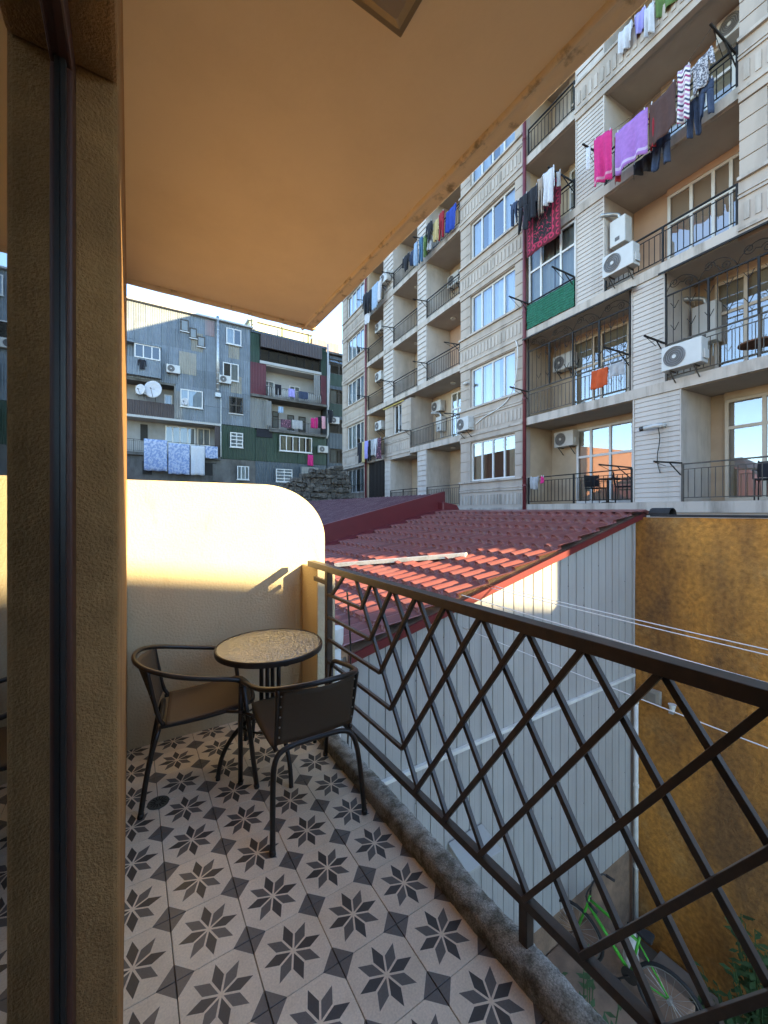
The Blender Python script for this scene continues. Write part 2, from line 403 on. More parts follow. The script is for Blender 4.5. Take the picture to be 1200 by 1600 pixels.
# ---- bistro armchair, facing local +Y
m_chairtube = mat('dark_brown_tube', (.020,.016,.013), .38, var=.15, vs_=30, spec=.5)
def make_chair():
    c = empty('bistro_chair')
    r = .0125
    arm = [(-.262,.205,.565),(-.262,.195,.595),(-.262,.16,.612),(-.262,.05,.632),(-.25,-.10,.662),(-.205,-.235,.70),(-.12,-.305,.722),(0,-.325,.728)]
    loop = smooth_path(arm+[(-x,y,z) for x,y,z in arm[::-1]][1:], 2)
    MB().tube(loop, r, 10).build('arm_rail', m_chairtube, c, smooth=True)
    for s in (-1, 1):
        MB().tube([(s*.25,.275,.0),(s*.258,.235,.33),(s*.262,.205,.566)], r, 10).build('leg', m_chairtube, c, smooth=True)
        MB().tube(smooth_path([(s*.198,-.243,.700),(s*.194,-.225,.60),(s*.190,-.195,.45),(s*.188,-.17,.412)], 1), .0105, 8).build('back_stile', m_chairtube, c, smooth=True)
    arch = [(-.228,-.27,0),(-.218,-.235,.25),(-.205,-.205,.36),(-.16,-.19,.402),(0,-.188,.405)]
    MB().tube(smooth_path(arch+[(-x,y,z) for x,y,z in arch[::-1]][1:], 2), r, 10).build('rear_leg_arch', m_chairtube, c, smooth=True)
    seatl = [(-.19,-.19,.405),(-.20,0,.412),(-.205,.15,.43),(-.19,.235,.437),(-.12,.275,.425),(0,.285,.418)]
    MB().tube(smooth_path(seatl+[(-x,y,z) for x,y,z in seatl[::-1]][1:], 2), .0105, 8).build('seat_frame', m_chairtube, c, smooth=True)
    for s in (-1, 1):
        MB().tube([(s*.205,.12,.425),(s*.259,.222,.425)], .008, 6).build('seat_stay', m_chairtube, c, smooth=True)
    def seatf(u, v):
        x = (-1+2*u)*(.205-.03*max(0, (v-.85)/.15)**2); y = -.165+.435*v
        sag = -.012*(1-(2*u-1)**2)*math.sin(math.pi*min(1, v*1.05))
        z = .409+.028*min(1, v/.75)**1.5-.05*max(0, (v-.9)/.1)**2*.4
        return (x, y, z+.008+sag)
    st = MB().grid(14, 18, seatf).build('seat', m_sling, c, smooth=True, solid=.004)
    def backf(u, v):
        x = (-1+2*u)*.19; z = .432+.268*v; y = -.200-.040*v-(.012+.058*v)*(1-(2*u-1)**2)
        return (x, y, z)
    bk = MB().grid(14, 10, backf).build('backrest', m_sling, c, smooth=True, solid=.004)
    for s in (-1, 1):
        for i in range(5):
            v = .12+.19*i
            MB().lathe([(.004,-.004),(.004,.0),(.002,.002)], (s*.183, -.208-.042*v, .44+.26*v), 8, 'y').build('screw', mat('screw_zinc', (.45,.44,.42), .35, metal=.8), bk)
        for y, z, x in ((.275,.0,.25),(-.27,.0,.228)):
            MB().tube([(s*x,y,0),(s*x,y-.004*(1 if y > 0 else -1),.02)], .0145, 10).build('foot_cap', m_blackm, c, smooth=True)
    return c
chair = make_chair()
chair.location = (.757, 1.995, .001); chair.rotation_euler = (0,0,R(-1))
tag(chair, 'dark brown bistro chair seen from behind, next to the railing', 'chair', 'bistro chairs at the table')
ch2 = copy_tree(chair); ch2.location = (.338, 2.478, .001); ch2.rotation_euler = (0,0,R(-97))
tag(ch2, 'dark brown bistro chair with its back against the house wall', 'chair', 'bistro chairs at the table')

# ---- round glass table
tb = empty('bistro_table', (.712, 2.40, .001), 0, 'small round bistro table with rippled glass top', 'table')
m_ripple = glass_mat('rippled_glass', (.82,.80,.62), .30, .04, 1.0, 70)
MB().lathe([(.300,.684),(.302,.688),(.302,.694),(.298,.697)], n=64).build('glass_top', m_ripple, tb)
rim = MB(); n=64
rp = [(.302,.668),(.310,.668),(.312,.680),(.312,.694),(.309,.700),(.302,.700),(.3025,.698),(.3025,.67)]
o_=len(rim.v)
for (r_,h) in rp:
    for k in range(n): rim.v.append((r_*math.cos(2*math.pi*k/n), r_*math.sin(2*math.pi*k/n), h))
for i in range(len(rp)):
    j=(i+1)%len(rp)
    for k in range(n): rim.f.append([i*n+k,i*n+(k+1)%n,j*n+(k+1)%n,j*n+k]); rim.mi.append(0)
rim.build('rim', m_blackm, tb, smooth=False)
MB().bar((-.302,0,.668),(.302,0,.668),.028,.012).build('cross_support', m_blackm, tb)
MB().bar((0,-.302,.667),(0,.302,.667),.026,.010).build('cross_support', m_blackm, tb)
for i in range(4):
    t = R(45+90*i+12); cx, cy = .052*math.cos(t), .052*math.sin(t)
    MB().tube([(cx,cy,.30),(cx,cy,.664)], .0125, 10).build('column_tube', m_blackm, tb, smooth=True)
    t2 = R(90*i+5)
    pr = [(.02,.30),(.05,.30),(.12,.285),(.20,.24),(.27,.15),(.295,.06),(.30,0)]
    MB().tube(smooth_path([(a*math.cos(t2), a*math.sin(t2), z) for a,z in pr],2), .012, 10).build('leg', m_blackm, tb, smooth=True)
MB().tube(arc(lambda a:(.17*math.cos(a),.17*math.sin(a),.255),0,2*math.pi*47/48,47), .006, 8, closed=True).build('ring_brace', m_blackm, tb, smooth=True)
MB().lathe([(.07,.295),(.07,.306)], n=20).build('column_plate', m_blackm, tb)

# ---- clotheslines outside the railing
m_line = mat('white_plastic_line', (.75,.74,.70), .5, var=.05)
for i,(x,z,lab) in enumerate([(3.55,.63,'upper white clothesline, outer of the top pair'),(3.50,.615,'upper white clothesline, inner of the top pair'),
        (3.05,.585,'white clothesline, upper strand of the middle pair'),(2.98,.545,'white clothesline, lower strand of the middle pair'),(3.12,.20,'single lowest white clothesline below the handrail')]):
    pts = [(0, 3.29-6.3*t, -.05*math.sin(math.pi*t)*(1+i*.15)) for t in [j/24 for j in range(25)]]
    o = MB().tube(pts, .0045 if i<4 else .004, 6).build('clothesline', m_line, loc=(x,0,z), smooth=True)
    tag(o, lab, 'clothesline', 'clotheslines between the houses')

# ================================================================== NEIGHBOURING HOUSE (white sheet wall, red metal tile roof)
m_whites = mat('white_painted_sheet', (.34,.335,.32), .45, var=.05, vs_=2, c2=(.42,.44,.42), amt=.35, ps=1.6, streak=4, spec=.5)
m_redroof = mat('red_metal_tile', (.19,.058,.050), .42, var=.12, vs_=5, c2=(.15,.065,.06), amt=.6, ps=2, spec=.5)
m_redflash = mat('dark_red_flashing', (.115,.014,.018), .42, var=.1, vs_=3, spec=.5)
m_plumroof = mat('plum_sheet_roof', (.085,.03,.04), .5, var=.15, vs_=2, c2=(.16,.10,.10), amt=.5, ps=3, spec=.5)
m_brownst = mat('brown_plaster', (.26,.17,.11), .95, var=.2, vs_=5, c2=(.14,.10,.07), amt=.7, ps=2, bump=.6, bs=40)
m_zinc = mat('zinc', (.42,.43,.42), .4, metal=.7, var=.2)
m_pvc = mat('white_pvc', (.66,.66,.62), .5, var=.1, vs_=4, c2=(.42,.40,.34), amt=.4, ps=3)
m_pale = mat('weathered_pale_board', (.60,.57,.50), .85, var=.15, vs_=6, c2=(.30,.27,.22), amt=.6, ps=6)
nh = empty('sheet_clad_house', (4.4, 3.35, GROUND), 0, 'neighbouring house with a white ribbed sheet wall and red metal tile roof', 'house')
NX, NY, NZ = 4.4, 3.35, GROUND
RS, R0 = .2365, -.215                      # roof height = R0 + RS*x
def roofz(x): return R0+RS*x
WB = -4.0                                  # lower end of the sheets
def rake_top(x): return roofz(x)-.05
# ribbed sheets, each about a metre wide
x = 1.55; XE = 6.96
while x < XE-.05:
    x1 = min(x+.95, XE); b = MB()
    pitch = .19; prof = []
    q = x
    while q < x1-1e-6:
        for off, d in ((0,0),(.008,.0),(.012,.014),(.026,.014),(.030,0),(.092,0),(.096,.0016),(.102,.0016),(.106,0)):
            if q+off <= x1: prof.append((q+off, d))
        q += pitch
    prof.append((x1, 0))
    for (xa, da), (xb, db) in zip(prof, prof[1:]):
        if xb-xa < 1e-6: continue
        ya, yb = 3.348+da, 3.348+db        # ribs are grooves that show as dark lines
        b._add([(xa-NX, ya-NY, WB-NZ), (xb-NX, yb-NY, WB-NZ), (xb-NX, yb-NY, rake_top(xb)-NZ), (xa-NX, ya-NY, rake_top(xa)-NZ)], [(0,1,2,3)])
    b.box(x-NX, x1-NX, 3.368-NY, 3.40-NY, WB-NZ, rake_top(x)-.02-NZ)
    b.build('wall_sheet', m_whites, nh)
    x = x1+.004
B1(1.5-NX, 7.0-NX, 3.40-NY, 3.55-NY, 0, .05-NZ).build('wall', m_brownst, nh)
B1(1.5-NX, 1.56-NX, 3.56-NY, 8.3-NY, 0, .05-NZ).build('wall', m_brownst, nh)
B1(1.5-NX, 6.99-NX, 3.366-NY, 3.399-NY, 0, WB-NZ-.002).build('plinth', m_brownst, nh)
B1(1.56-NX, XE-NX, 3.305-NY, 3.3479-NY, -1.20-NZ, -1.16-NZ).build('trim_strip', m_pvc, nh, bevel=.003)
B1(XE-.03-NX, XE+.02-NX, 3.325-NY, 3.347-NY, WB-NZ, rake_top(XE)-.02-NZ).build('corner_trim', m_whites, nh)
scr = MB(); rr = random.Random(3)
for zz in (-3.6,-2.7,-2.0,-1.5,-.75,-.25,.12,.4,.7):
    xx = 1.7
    while xx < 6.9:
        if zz < rake_top(xx)-.1 and rr.random() < .55: scr.lathe([(.011,-.004),(.011,-.001),(.006,.001)], (xx+.06-NX, 3.346-NY-.0, zz+rr.uniform(-.06,.06)-NZ), 6, 'y')
        xx += .38
tag(scr.build('screws', mat('screw_grey', (.18,.18,.18), .5, metal=.5), nh), kind='stuff')
# metal tile roof sheets, each 1.05 wide along the eaves, wave across, step along the slope
STEP, WAVE = .46, .21
def roof_sheet(y0, y1, x0, x1, dz, name, parent, ox, oy, oz):
    b = MB(); nv = max(4, int((y1-y0)/WAVE*8)); rows = []
    xx = x0
    while xx < x1-1e-4:
        xe = min(xx+STEP, x1)
        rows += [(xx+.0005, .018), (xx+.002, .050), (xx+.03, .052), (xx+(xe-xx)*.5, .026), (xe-.0005, .0)]
        xx = xe
    vsx = []
    for (xr_, lift) in rows:
        for j in range(nv+1):
            yy = y0+(y1-y0)*j/nv
            t = (yy/WAVE) % 1.0
            wv = .5-.5*math.cos(2*math.pi*t); wv = wv**1.3*.048
            sc = .045*math.cos(2*math.pi*t)       # scalloped lower lip
            vsx.append((xr_+sc*(1 if lift > .02 else .3)-ox, yy-oy, roofz(xr_)+dz+lift+wv-oz))
    w = nv+1
    fs = [(i*w+j, i*w+j+1, (i+1)*w+j+1, (i+1)*w+j) for i in range(len(rows)-1) for j in range(nv)]
    b._add(vsx, fs)
    return b.build(name, m_redroof, parent)
yy = 3.24
while yy < 8.25:
    y1 = min(yy+1.05, 8.3)
    roof_sheet(yy, y1-.004, 1.66, 7.1, random.uniform(0,.004), 'roof_sheet', nh, NX, NY, NZ); yy = y1
b = MB(); b.prism([(1.70,roofz(1.7)-.10),(7.05,roofz(7.05)-.10),(7.05,roofz(7.05)-.012),(1.70,roofz(1.7)-.012)], lambda x,z:(x-NX,3.30-NY,z-NZ), lambda x,z:(x-NX,8.28-NY,z-NZ)); b.build('roof_deck', m_brownst, nh)
b = MB(); b.prism([(1.68,roofz(1.68)-.075),(7.12,roofz(7.12)-.075),(7.12,roofz(7.12)+.008),(1.68,roofz(1.68)+.008)], lambda x,z:(x-NX,3.215-NY,z-NZ), lambda x,z:(x-NX,3.236-NY,z-NZ)); b.build('verge_trim', m_redflash, nh)
b = MB(); b.prism([(6.85,roofz(6.85)+.075),(7.05,roofz(7.05)+.07),(7.22,roofz(7.1)+.02),(7.22,roofz(7.1)-.04),(7.03,roofz(7.03)+.03)], lambda x,z:(x-NX,3.2-NY,z-NZ), lambda x,z:(x-NX,8.29-NY,z-NZ)); b.build('ridge_flashing', m_redroof, nh)
# gutter pipe beside the balcony
pp = empty('rainwater_pipe', (1.52,3.20,GROUND), 0, 'white plastic rainwater pipe beside the railing post', 'pipe')
MB().tube([(0,0,0),(0,0,.02-GROUND),(0,0,.33-GROUND)], .055, 16).build('pipe', m_pvc, pp, smooth=True)
MB().lathe([(.055,.30-GROUND),(.075,.34-GROUND),(.078,.47-GROUND),(.07,.475-GROUND)], n=18).build('hopper', m_pvc, pp, smooth=True)
MB().lathe([(.062,.12-GROUND),(.062,.17-GROUND)], n=18).build('collar', m_pvc, pp)
o = MB().tube(smooth_path([(0,0,.80),(.02,.0,.55),(.04,0,.25),(.03,.02,-.2),(0,.02,-1.0)],2), .008, 6).build('black_cable', m_blackm, loc=(1.60,3.12,0), smooth=True); tag(o, 'thin black cable hanging past the white rainwater pipe', 'cable')
# pale plank lying across the roof
p0 = Vector((2.95,6.15,roofz(2.95)+.10)); p1 = Vector((4.15,4.29,roofz(4.15)+.09))
o = MB().bar((0,0,0), p1-p0, .13, .06).build('plank', m_pale, loc=p0, bevel=.004); tag(o, 'pale weathered plank lying across the red roof', 'plank')
# small white hood on the sheet wall
hd = MB(); hd.prism([(0,0),(-.30,-.10),(-.30,-.13),(0,-.04)], lambda y,z:(0,y,z), lambda y,z:(.52,y,z))
o = hd.build('vent_hood', m_whites, loc=(2.95,3.33,-2.15), bevel=.004); tag(o, 'small white sheet hood low on the white ribbed wall', 'hood')

# ---- second roof behind, plum sheets and a tall red flashing
an = empty('annex_roof_house', (4.4, 13, GROUND), 0, 'low house with a plum sheet roof and tall dark red flashing', 'house')
ax, ay, az = 4.4, 13, GROUND
AZ = .46
yy = 8.42; YE = 18.2
while yy < YE-.01:
    y1 = min(yy+1.1, YE); b = MB(); n = int((y1-yy)/.19)*4+1
    prof = []
    q = yy
    while q < y1-.01:
        prof += [(q,0),(q+.018,.028),(q+.05,.028),(q+.068,0)]; q += .22
    prof = [p for p in prof if p[0] < y1]+[(y1,0)]
    for (ya,da),(yb,db) in zip(prof, prof[1:]):
        b._add([(1.4-ax,ya-ay,roofz(1.4)+AZ+da-az),(7.2-ax,ya-ay,roofz(7.2)+AZ+da-az),(7.2-ax,yb-ay,roofz(7.2)+AZ+db-az),(1.4-ax,yb-ay,roofz(1.4)+AZ+db-az)],[(0,1,2,3)])
    b.build('roof_sheet', m_plumroof, an); yy = y1
b = MB(); b.prism([(1.4,roofz(1.4)-.0),(7.25,roofz(7.25)-.0),(7.25,roofz(7.25)+AZ+.07),(1.4,roofz(1.4)+AZ+.07)], lambda x,z:(x-ax,8.31-ay,z-az), lambda x,z:(x-ax,8.41-ay,z-az)); b.build('flashing', m_redflash, an, bevel=.01)
xx = 1.5
while xx < 6.9:
    x1 = min(xx+.62, 7.0)
    b = MB(); b.prism([(xx,roofz(xx)+.06),(x1,roofz(x1)+.06),(x1,roofz(x1)+.075),(xx,roofz(xx)+.075)], lambda x,z:(x-ax,8.06-ay,z-.004-az), lambda x,z:(x-ax,8.308-ay,z+.03-az)); b.build('apron_flashing', m_redflash, an); xx = x1+.012
b = MB(); b.prism([(7.0,roofz(7.0)+.02),(7.65,roofz(7.0)+.02),(7.5,roofz(7.0)+.22),(7.0,roofz(7.0)+.30)], lambda x,z:(x-ax,8.1-ay,z-az), lambda x,z:(x-ax,8.35-ay,z-az)); b.build('flashing_end', m_redflash, an, bevel=.03)
B1(1.45-ax, 7.15-ax, 8.43-ay, YE-ay, 0, .55-GROUND).build('wall', m_brownst, an)
b = MB(); b.prism([(1.45,.5),(7.15,.5),(7.15,roofz(7.15)+AZ-.03),(1.45,roofz(1.45)+AZ-.03)], lambda x,z:(x-ax,8.44-ay,z-az), lambda x,z:(x-ax,YE-.02-ay,z-az)); b.build('roof_body', m_brownst, an)

# ---- ruined rubble wall behind the plum roof
m_ruin = mat('rubble_stone', (.085,.075,.06), .95, var=.5, vs_=9, c2=(.20,.18,.15), amt=.7, ps=3, bump=1, bs=14, bdist=.08)
rn = empty('ruined_wall', (8, 20.2, GROUND), 0, 'dark ruined rubble wall with a broken top behind the plum roof', 'wall')
tops = [(4.2,2.5),(6.2,2.75),(7.2,3.1),(7.9,3.45),(8.5,3.75),(9.2,3.80),(9.9,4.05),(10.25,3.75),(10.45,3.2),(10.6,2.4)]
def ruin_top(x):
    for (a,za),(b_,zb) in zip(tops, tops[1:]):
        if x <= b_: return za+(zb-za)*(x-a)/(b_-a)
    return tops[-1][1]
rs = random.Random(11)
zz = -1.0; 
def stone(x0,x1,z0,z1):
    d = rs.uniform(0,.14); j = lambda: rs.uniform(-.06,.06)
    b = MB(); vs_ = [(x+j()-8, y+j()-.0, z+j()-GROUND) for y in (-.16-d,.25) for (x,z) in ((x0,z0),(x1,z0),(x1,z1),(x0,z1))]
    b._add(vs_, [(0,1,2,3),(7,6,5,4),(0,4,5,1),(1,5,6,2),(2,6,7,3),(3,7,4,0)])
    b.build('stone', m_ruin, rn, bevel=.03)
while zz < 4.2:
    h = rs.uniform(.14,.32); xx = 4.2+rs.uniform(0,.2)
    while xx < 10.6:
        w_ = rs.uniform(.18,.55)
        if zz < ruin_top(xx+w_/2)-.1 and zz > 1.5 and not (8.15 < xx+w_/2 < 8.75 and 2.6 < zz < 3.2):
            stone(xx+.01, xx+w_-.01, zz+.008, min(zz+h-.008, ruin_top(xx+w_/2)+.1))
        xx += w_
    zz += h
b = MB()
for (a,za),(b_,zb) in zip(tops, tops[1:]): b.prism([(a,GROUND),(b_,GROUND),(b_,zb-.12),(a,za-.12)], lambda x,z:(x-8,-.08,z-GROUND), lambda x,z:(x-8,.2,z-GROUND))
b.build('mortar_core', m_ruin, rn)

# ---- ochre boundary wall
m_ochrewall = mat('ochre_lime_wall', (.48,.215,.04), .95, var=.35, vs_=16, c2=(.13,.07,.032), amt=.85, ps=.75, streak=2.4, edge=(.42,.64), bump=.8, bs=45, bdist=.02, c3=(.42,.27,.11), amt3=.5, ps3=1.3, edge3=(.54,.70))
ow = empty('ochre_wall', (7.0, 0, GROUND), 0, 'tall stained ochre plaster wall across the courtyard', 'wall')
def owf(u, v):
    y = -9+12.33*u; z = GROUND+(1.395-GROUND)*v
    d = noise.noise(Vector((y*.7,z*.7,2)))*.03+noise.noise(Vector((y*4,z*4,5)))*.008
    return (d-.0, y, z-GROUND+(noise.noise(Vector((y*3,0,0)))*.012 if v == 1 else 0))
MB().grid(120, 70, owf).build('plaster_face', m_ochrewall, ow, smooth=True)
B1(.05, .28, -9, 3.33, 0, 1.37-GROUND).build('wall', m_ochrewall, ow)
B1(-.03, .30, -9, 3.1, 1.405-GROUND, 1.44-GROUND).build('coping', mat('bitumen_black', (.02,.02,.02), .8, var=.3, vs_=10), ow, bevel=.008)
o = MB().grid(12, 6, lambda u,v: (.14*math.cos(math.pi*u)*(1-.1*v), -.28*v, .10*math.sin(math.pi*u))).build('ridge_end_piece', mat('bitumen_black', (.02,.02,.02), .8), loc=(7.12,3.12,1.44), solid=.01, smooth=True)
tag(o, 'black curved scrap of roofing on the end of the ochre wall', 'roof piece')
# pipe and socket box in the corner
pc = empty('drain_pipe', (6.88,3.26,GROUND), 0, 'pale drain pipe in the corner of white and ochre walls', 'pipe')
MB().tube([(0,0,0),(0,0,-1.55-GROUND)], .032, 12).build('pipe', m_pvc, pc, smooth=True)
for zz in (-1.55,-2.9,-4.2): MB().lathe([(.04,zz-.05-GROUND),(.042,zz-GROUND)], n=12).build('coupling', m_pvc, pc)
bx_ = empty('junction_box', (6.93,3.05,-1.42), 0, 'small grey junction box on the ochre wall by the corner', 'box')
B1(-.035,.05,-.12,.12,-.11,.11).build('case', mat('aged_grey_plastic', (.30,.27,.22), .7), bx_, bevel=.01)
B1(-.05,-.036,-.07,.07,-.07,.07).build('cover', mat('aged_grey_plastic2', (.20,.18,.15), .6), bx_, bevel=.006)
cup = MB().lathe([(.03,0),(.05,.09),(.055,.10)], n=14, axis='z').build('plastic_cup', m_pvc, loc=(6.90,2.76,-1.52)); tag(cup, 'white plastic cup stuck beside the junction box', 'cup')
B1(-.05,.03,-.03,.03,-.03,.0).build('cup_shelf', m_zinc, cup)

# ---- courtyard clutter: bicycle, black box, plants, step
stp = B1(6.35, 6.97, -3, 2.95, GROUND, GROUND+.12).build('kerb_step', mat('step_concrete', (.24,.21,.17), .95, var=.25, vs_=4), bevel=.02); tag(stp, 'low concrete step along the foot of the ochre wall', 'step')
def bicycle():
    bk = empty('bicycle', (5.12, 2.62, -4.45), R(100), 'bright green bicycle standing in the dark courtyard corner', 'bicycle')
    m_green = mat('bike_green', (.06,.34,.03), .35, var=.05)
    m_tyre = mat('tyre_rubber', (.02,.02,.02), .8)
    for wx in (-.52,.52):
        wl = MB().tube(arc(lambda a:(wx+.33*math.cos(a),0,.35+.33*math.sin(a)),0,2*math.pi*31/32,31), .02, 8, closed=True).build('wheel', m_tyre, bk, smooth=True)
        MB().tube(arc(lambda a:(wx+.305*math.cos(a),0,.35+.305*math.sin(a)),0,2*math.pi*31/32,31), .01, 6, closed=True).build('rim', m_zinc, wl, smooth=True)
        sp = MB()
        for i in range(18):
            a = 2*math.pi*i/18; sp.tube([(wx,0,.35),(wx+.3*math.cos(a),0,.35+.3*math.sin(a))], .0016, 4)
        tag(sp.build('spokes', m_zinc, wl), kind='stuff')
        MB().lathe([(.025,-.04),(.025,.04)], (wx,0,.35), 10, 'y').build('hub', m_zinc, wl)
    fr_ = MB()
    for p,q,r in (((-.12,0,.32),(-.22,0,.85),.016),((-.12,0,.32),(.36,0,.80),.02),((-.20,0,.78),(.34,0,.88),.018),((-.52,0,.35),(-.12,0,.32),.01),((-.52,0,.35),(-.20,0,.78),.01)):
        fr_.tube([p,q], r, 8)
    fr_.build('frame', m_green, bk, smooth=True)
    MB().tube([(.52,0,.35),(.40,0,.72),(.34,0,.95)], .016, 8).build('fork', m_green, bk, smooth=True)
    hb = MB().tube(smooth_path([(.22,-.30,1.08),(.30,-.26,1.10),(.34,-.10,1.06),(.34,0,1.04),(.34,.10,1.06),(.30,.26,1.10),(.22,.30,1.08)],1), .012, 8).build('handlebar', m_blackm, bk, smooth=True)
    for s in (-1,1): MB().tube([(.25,s*.285,1.09),(.15,s*.31,1.065)], .018, 8).build('grip', m_tyre, hb, smooth=True)
    MB().tube([(.34,0,.9),(.34,0,1.05)], .014, 8).build('stem', m_blackm, bk)
    MB().prism([(-.36,-.07),(-.30,-.075),(-.12,-.02),(-.08,0),(-.12,.02),(-.30,.075),(-.36,.07)], lambda x,y:(x,y,.89), lambda x,y:(x,y,.93)).build('saddle', m_tyre, bk, bevel=.012)
    MB().tube([(-.22,0,.84),(-.235,0,.895)], .013, 8).build('seat_post', m_zinc, bk)
    MB().lathe([(.09,-.006),(.09,.006)], (-.12,.04,.32), 18, 'y').build('chainring', m_blackm, bk)
    for s in (-1,1):
        MB().bar((-.12,s*.05,.32),(-.12+s*.12,s*.06,.20),.012,.018).build('crank', m_blackm, bk)
        MB().bar((-.12+s*.12,s*.06,.20),(-.12+s*.12,s*.14,.20),.07,.02).build('pedal', m_tyre, bk)
    return bk
ld = B1(4.35,5.75,2.05,3.36,GROUND,-4.45).build('landing', m_brownst, bevel=.02); tag(ld, 'raised brown plastered landing under the green bicycle', 'landing')
bicycle()
bag = MB().grid(14,16,lambda u,v:(.10*math.cos(2*math.pi*u)*(1.15-.5*v**3)+.02*noise.noise(Vector((u*9,v*7,1))),.07*math.sin(2*math.pi*u)*(1.1-.5*v**3)+.02*noise.noise(Vector((u*9,v*7,4))),.5*v)).build('plastic_bag', mat('white_plastic_bag', (.62,.62,.58), .5, var=.15, bump=.6, bs=25, bdist=.03), loc=(5.40,2.62,-4.35), smooth=True)
tag(bag, 'crumpled white plastic bag hanging on the green bicycle', 'bag')
o = empty('black_case', (6.05,2.05,GROUND+.0), R(-25), 'black box standing on the courtyard ground beside the bicycle', 'box')
B1(-.22,.22,-.24,.24,.0,.52).build('shell', mat('black_plastic', (.018,.018,.018), .6), o, bevel=.02)
B1(-.23,.23,-.25,.25,.521,.56).build('lid', mat('black_plastic', (.018,.018,.018), .6), o, bevel=.015)
m_leaf = mat('courtyard_leaf', (.045,.09,.03), .6, var=.35, vs_=8)
def plant(loc, n, h, lab, seed):
    e = empty('leafy_plant', loc, 0, lab, 'plant', 'plants in the courtyard'); r_ = random.Random(seed); lf = MB(); st = MB()
    for i in range(n):
        a = r_.uniform(0,6.28); t = h*r_.uniform(.5,1); rad = r_.uniform(.05,.35)
        tip = Vector((rad*math.cos(a), rad*math.sin(a), t)); base = Vector((.03*math.cos(a),.03*math.sin(a),0))
        st.tube([base, base.lerp(tip,.5)+Vector((0,0,.05)), tip], .006, 4)
        for k in range(9):
            p = base.lerp(tip, .35+.65*k/8); b_ = r_.uniform(0,6.28); L_ = r_.uniform(.09,.17)
            d = Vector((math.cos(b_), math.sin(b_), r_.uniform(-.3,.5))).normalized(); sd_ = d.cross(Vector((0,0,1))).normalized()*L_*.22
            lf._add([p, p+d*L_*.5+sd_, p+d*L_, p+d*L_*.5-sd_], [(0,1,2,3)])
    tag(lf.build('foliage', m_leaf, e), kind='stuff'); st.build('stem', m_leaf, e)
plant((6.55,1.66,GROUND+.12), 44, 1.6, 'leafy green plant at the foot of the ochre wall, right edge', 1)
plant((6.35,1.95,GROUND), 24, .9, 'low bushy plant between the black box and the ochre wall', 2)
plant((5.7,1.75,GROUND), 18, .7, 'small leafy plant in front of the black box', 3)
plant((3.95,2.35,GROUND), 26, 2.1, 'dark spindly plant beneath the bottom rail near the kerb', 4)

# ---- buildings outside the picture: they shade the courtyard and stand in the window reflections
def plain_house(name, x0,x1,y0,y1,z1, m_, lab, roof=None, nw=0, side='x+'):
    e = empty(name, ((x0+x1)/2,(y0+y1)/2,GROUND), 0, lab, 'house'); hx,hy=(x1-x0)/2,(y1-y0)/2; H_=z1-GROUND
    B1(-hx,hx,-hy,hy,0,H_).build('wall', m_, e)
    if roof:
        b = MB(); b._add([(-hx-.3,-hy-.3,H_),(hx+.3,-hy-.3,H_),(hx+.3,hy+.3,H_),(-hx-.3,hy+.3,H_),(0,-hy*.5,H_+roof),(0,hy*.5,H_+roof)],[(3,2,1,0),(0,1,4),(1,2,5,4),(2,3,5),(3,0,4,5)]); b.build('roof', m_redroof, e)
    z = 1.2
    while z+2 < H_:
        y = -hy+.9
        while y+1.2 < hy and nw:
            w_ = B1(hx+.001,hx+.05,y,y+1.1,z,z+1.4).build('window', m_pvc, e)
            B1(hx+.051,hx+.055,y+.08,y+1.02,z+.08,z+1.32).build('pane', m_dark, w_)
            y += 2.3
        z += 2.9
    return e
m_salmon = mat('salmon_render', (.55,.27,.17), .9, var=.08)
plain_house('salmon_house', -9.5,-1.2, 20, 34, 6.4, m_salmon, 'salmon rendered house mirrored in the lower windows opposite', None, 1)
plain_house('red_roof_house', -9.0,-1.0, 8.5, 18.5, 2.2, mat('cream_render', (.62,.52,.38), .9), 'house with a red hipped roof mirrored in the balcony glass', 2.4, 1)
e = empty('rear_house', (13,-19,GROUND), 0, 'plain rendered house behind the camera that shades the courtyard', 'house')
b = MB(); b.prism([(-9,0),(12,0),(12,4.65-GROUND),(-9,8.1-GROUND)], lambda x,z:(x,-2,z), lambda x,z:(x,2,z)); b.build('wall', mat('grey_render', (.4,.38,.34), .9), e)

# ================================================================== APARTMENT BLOCK ACROSS THE COURTYARD
m_fac = mat('greige_render', (.41,.345,.28), .9, var=.10, vs_=2, c2=(.20,.17,.14), amt=.6, ps=1.4, streak=6, edge=(.48,.72), bump=.15, bs=40)
m_facl = mat('pale_render', (.45,.39,.325), .9, var=.08, vs_=2, c2=(.16,.14,.11), amt=.8, ps=2.2, streak=7, edge=(.48,.68), bump=.1, bs=40)
m_side = mat('white_siding', (.49,.435,.375), .8, var=.08, vs_=3, c2=(.25,.22,.18), amt=.6, ps=1.6, streak=4, edge=(.5,.72))
m_soff = mat('soffit_paint', (.36,.315,.265), .9, var=.08, vs_=2)
m_logw = mat('loggia_plaster', (.44,.34,.235), .9, var=.12, vs_=1.5, c2=(.36,.27,.18), amt=.5, ps=1.2)
m_logp = mat('loggia_peach', (.48,.32,.22), .9, var=.1, vs_=1.5)
m_wfr = mat('white_window_frame', (.60,.585,.55), .45, var=.05)
m_gfr = mat('beige_window_frame', (.50,.43,.34), .6, var=.06)
m_curt = mat('net_curtain', (.50,.53,.57), .9, var=.08, vs_=3)
m_curtb = mat('beige_curtain', (.46,.38,.26), .9, var=.12, vs_=3)
m_curtd = mat('brown_curtain', (.12,.07,.045), .9, var=.2, vs_=3)
m_curtg = mat('grey_curtain', (.42,.42,.40), .9, var=.1, vs_=3)
m_rail = mat('balcony_iron', (.018,.016,.014), .6, var=.2, vs_=10, spec=.2)
